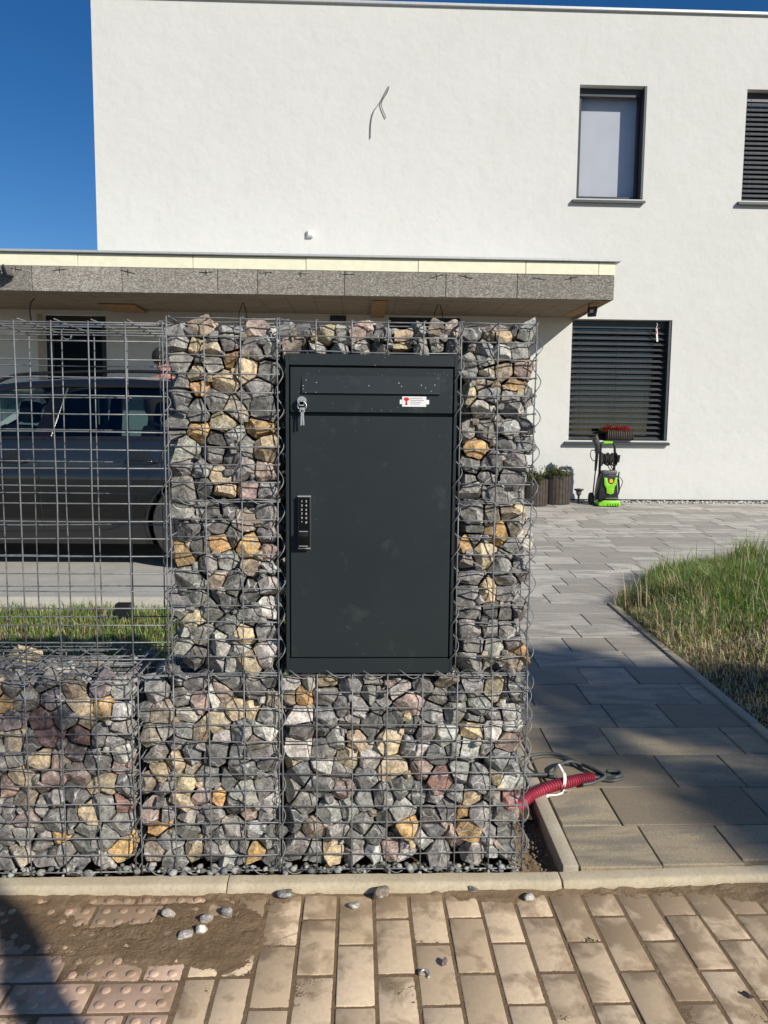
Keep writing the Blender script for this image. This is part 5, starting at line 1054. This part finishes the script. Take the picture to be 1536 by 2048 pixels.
# ------------------------------------------------------------------ loose stones on the pavement
PB = [(.009, -.16, .014, 'pale grey chip of stone farthest left on the pavement', 'l'), (.118, -.181, .0135, 'pale stone chip in the middle of the loose group', 'l'), (.167, -.148, .0125, 'grey stone chip nearest the kerb in the loose group', 'g'), (.112, -.226, .014, 'whitish stone chip at the front of the loose group', 'w'), (.07, -.243, .016, 'flat grey sliver of stone lying on the sand', 'l'),
      (.315, -.078, .0165, 'grey pebble by the kerb left of the parcel box', 'g'), (.588, -.088, .019, 'largest tan grey pebble lying by the kerb below the parcel box', 'b'), (.515, -.125, .013, 'flat grey stone chip on a paving brick below the parcel box', 'l'), (.858, -.06, .0125, 'dark pebble touching the kerb under the right column', 'd'), (1.016, -.096, .0125, 'light grey pebble right of the stone baskets', 'l'), (.744, -.356, .008, 'tiny brown stone on the foreground bricks', 'p')]
for x, y, r, lab, c in PB:
    e = NR.normal(0, 1, (11, 3)); e /= np.linalg.norm(e, axis=1)[:, None]; v = stone_shape(None, np.concatenate([e, np.eye(3), -np.eye(3)]), np.concatenate([NR.uniform(.75, 1.1, 11), [1.2]*6])*r, 20, I3, .01)*np.array([1.15, .9, .75 if 'flat' not in lab else .4])
    o = link('loose_stone', npmesh('loose_stone', v, F3, np.tile(rock_col(c), (len(v), 1)), smooth=True), M['stone'], None, (x, y, ZB-v[:, 2].min()-.001)); tag(o, lab, 'stone', 'loose stones on the pavement'); WL[o] = Vector((x, y, ZB))
x, y = .69, -.395
tag(MB().tube(smoothpts([(x+.011*math.cos(a), y+.011*math.sin(a), ZB+.004+.003*math.sin(a)) for a in np.linspace(-1.0, 3.3, 9)], 4), .0028, 6).build('wire_ring', M['chrome'], None, 0, 0, True), 'bent bit of metal ring lying on a foreground brick', 'ring')
x, y = 1.45, -.477
tag(MB().add([(x-.014, y+.008, ZB+.001), (x+.002, y-.012, ZB+.001), (x+.014, y-.01, ZB+.004), (x-.004, y+.01, ZB+.006), (x, y, ZB+.0075)], [(0, 1, 4), (1, 2, 4), (2, 3, 4), (3, 0, 4), (3, 2, 1, 0)]).build('dead_leaf', M['wood'], None), 'small curled dead leaf on the bricks at lower right', 'leaf')
# weeds and straw along the kerb
def weed(px, py, n, size, label, cols, up=.5):
    p = wz(px, py, ZB); V, F, C = [], [], []; leafball(V, F, C, (p[0], p[1], ZB+.006), (.022, .008, .006), n, size, cols, up=up); tag(link('weed', npmesh('weed', V, F, C), M['leaf']), label, 'weed')
weed(1402, 1768, 26, .014, 'small green weed sprouting at the foot of the kerb', [(.09, .17, .03), (.13, .2, .05)])
weed(1280, 1770, 60, .014, 'dry brown tuft of dead weed against the kerb', [(.1, .065, .035), (.16, .11, .06), (.07, .05, .03)], .2); weed(1187, 1886, 20, .006, 'tiny green weed in a brick joint', [(.08, .13, .03), (.12, .15, .05)])
V, F, C = [], [], []
for _ in range(120):
    px, py = R.choice(((R.uniform(1130, 1536), R.uniform(1772, 1800)), (R.uniform(380, 640), R.uniform(1780, 1900)))) ; p = wz(px, py, ZB); a = R.uniform(-.5, .5); L = R.uniform(.004, .02); k = len(V); d = np.array([math.cos(a), math.sin(a), 0])*L; s = np.array([-math.sin(a), math.cos(a), 0])*.0007; q = np.array([p[0], p[1], ZB+.006])
    V += [q-d-s, q-d+s, q+d+s+[0, 0, .004], q+d-s+[0, 0, .004]]; F.append((k, k+1, k+2, k+3)); u = R.uniform(.5, 1.2); C += [(.42*u, .33*u, .2*u, 1)]*4
tag(link('straw', npmesh('straw', V, F, C), M['grass']), 'scattered straw bits on the pavement near the kerb', 'straw', kind='stuff')

# ------------------------------------------------------------------ trees on the street side, behind the viewer, whose shade falls into view
def tree(x, y, name, label, trunk, limbs, clumps, leaf, nleaf):
    t = tag(empty(name, (x, y, -.1)), label, 'tree')
    mb = MB(); mb.tube(smoothpts(trunk[0], 4), list(np.interp(np.linspace(0, 1, (len(trunk[0])-1)*4+1), np.linspace(0, 1, len(trunk[1])), trunk[1])), 9)
    for pts, r in limbs: mb.tube(smoothpts(pts, 4), list(np.linspace(r, r*.35, (len(pts)-1)*4+1)), 6)
    mb.build('trunk', M['bark'], t, 0, 0, True)
    V, F, C = [], [], []
    for c, r in clumps: leafball(V, F, C, c, (r, r, r*.8), int(nleaf*(r/.4)**2), leaf, GREENS)
    link('crown', npmesh('crown', V, F, C), M['leaf'], t)
SV = -np.array(SUN[:])/abs(SUN.z)               # towards the sun per metre of height
def up(gx_, gy_, h): return np.array([gx_, gy_, 0])+SV*h
# tall tree shading the path
clumps = []
PG = [(1.25, .95), (1.5, .64), (1.64, .45), (1.78, .24), (2.05, .1), (2.5, .0), (4.0, -.1), (4.2, 1.5), (2.5, 1.55), (2.2, 1.72), (1.6, 2.0), (1.2, 2.15)]
def inpg(x, y):
    r = False
    for (a, b), (c, d) in zip(PG, PG[1:]+PG[:1]):
        if (b > y) != (d > y) and x < (c-a)*(y-b)/(d-b)+a: r = not r
    return r
while len(clumps) < 140:
    gxx, gyy = R.uniform(1.1, 4.3), R.uniform(-.15, 2.2)
    if inpg(gxx, gyy): clumps.append((up(gxx, gyy, R.uniform(5.6, 8.4)), R.uniform(.09, .2)))
for _ in range(34): clumps.append((up(R.uniform(1.78, 2.6), R.uniform(.08, .6), R.uniform(5.6, 8.0)), R.uniform(.09, .17)))
tb = np.mean([c for c, r in clumps], 0); bx_, by_ = tb[0], tb[1]
tree(bx_, by_, 'street_tree', 'tall leafy street tree whose crown shades the slab path', ([(bx_, by_, -.1), (bx_+.1, by_, 3), (bx_, by_+.1, 6), (bx_, by_, 8)], [.2, .15, .1, .04]), [([(bx_, by_, 4.5+.15*i), tuple((np.array([bx_, by_, 5.5])+c)/2), tuple(c)], .05) for i, (c, r) in enumerate(clumps[:16])], clumps, .1, 260)
# slender sapling whose stem shades the lower left corner
b0 = np.array([2.2, -3.55, -.1]); 
tr = [up(-.175, -.50, h)*0 for h in ()]
P1 = up(-.13, -.56, 1.9); P2 = up(-.24, -.40, 2.35); P3 = up(-.44, -.14, 2.75); P4 = up(-.75, .05, 3.3)
clumps = []
for _ in range(16): clumps.append((up(R.uniform(-1.6, -.85), R.uniform(-.05, .95), R.uniform(2.7, 3.6)), R.uniform(.1, .17)))
for gxx, gyy in ((-.62, .02), (-.72, .12), (-.62, .35), (-.85, .55), (-.95, .7), (-.9, .1)): clumps.append((up(gxx, gyy, R.uniform(2.7, 3.2)), .085))
tree(b0[0], b0[1], 'sapling', 'slender young street tree whose stem shades the pavement at lower left', ([(P1[0], P1[1], -.1), (P1[0]+.02, P1[1], 1.0), tuple(P1), tuple(P2), tuple(P3), tuple(P4)], [.07, .065, .06, .06, .045, .02]), [([tuple(P3), tuple((P3+c)/2), tuple(c)], .02) for c, r in clumps[:9]], clumps, .06, 260)
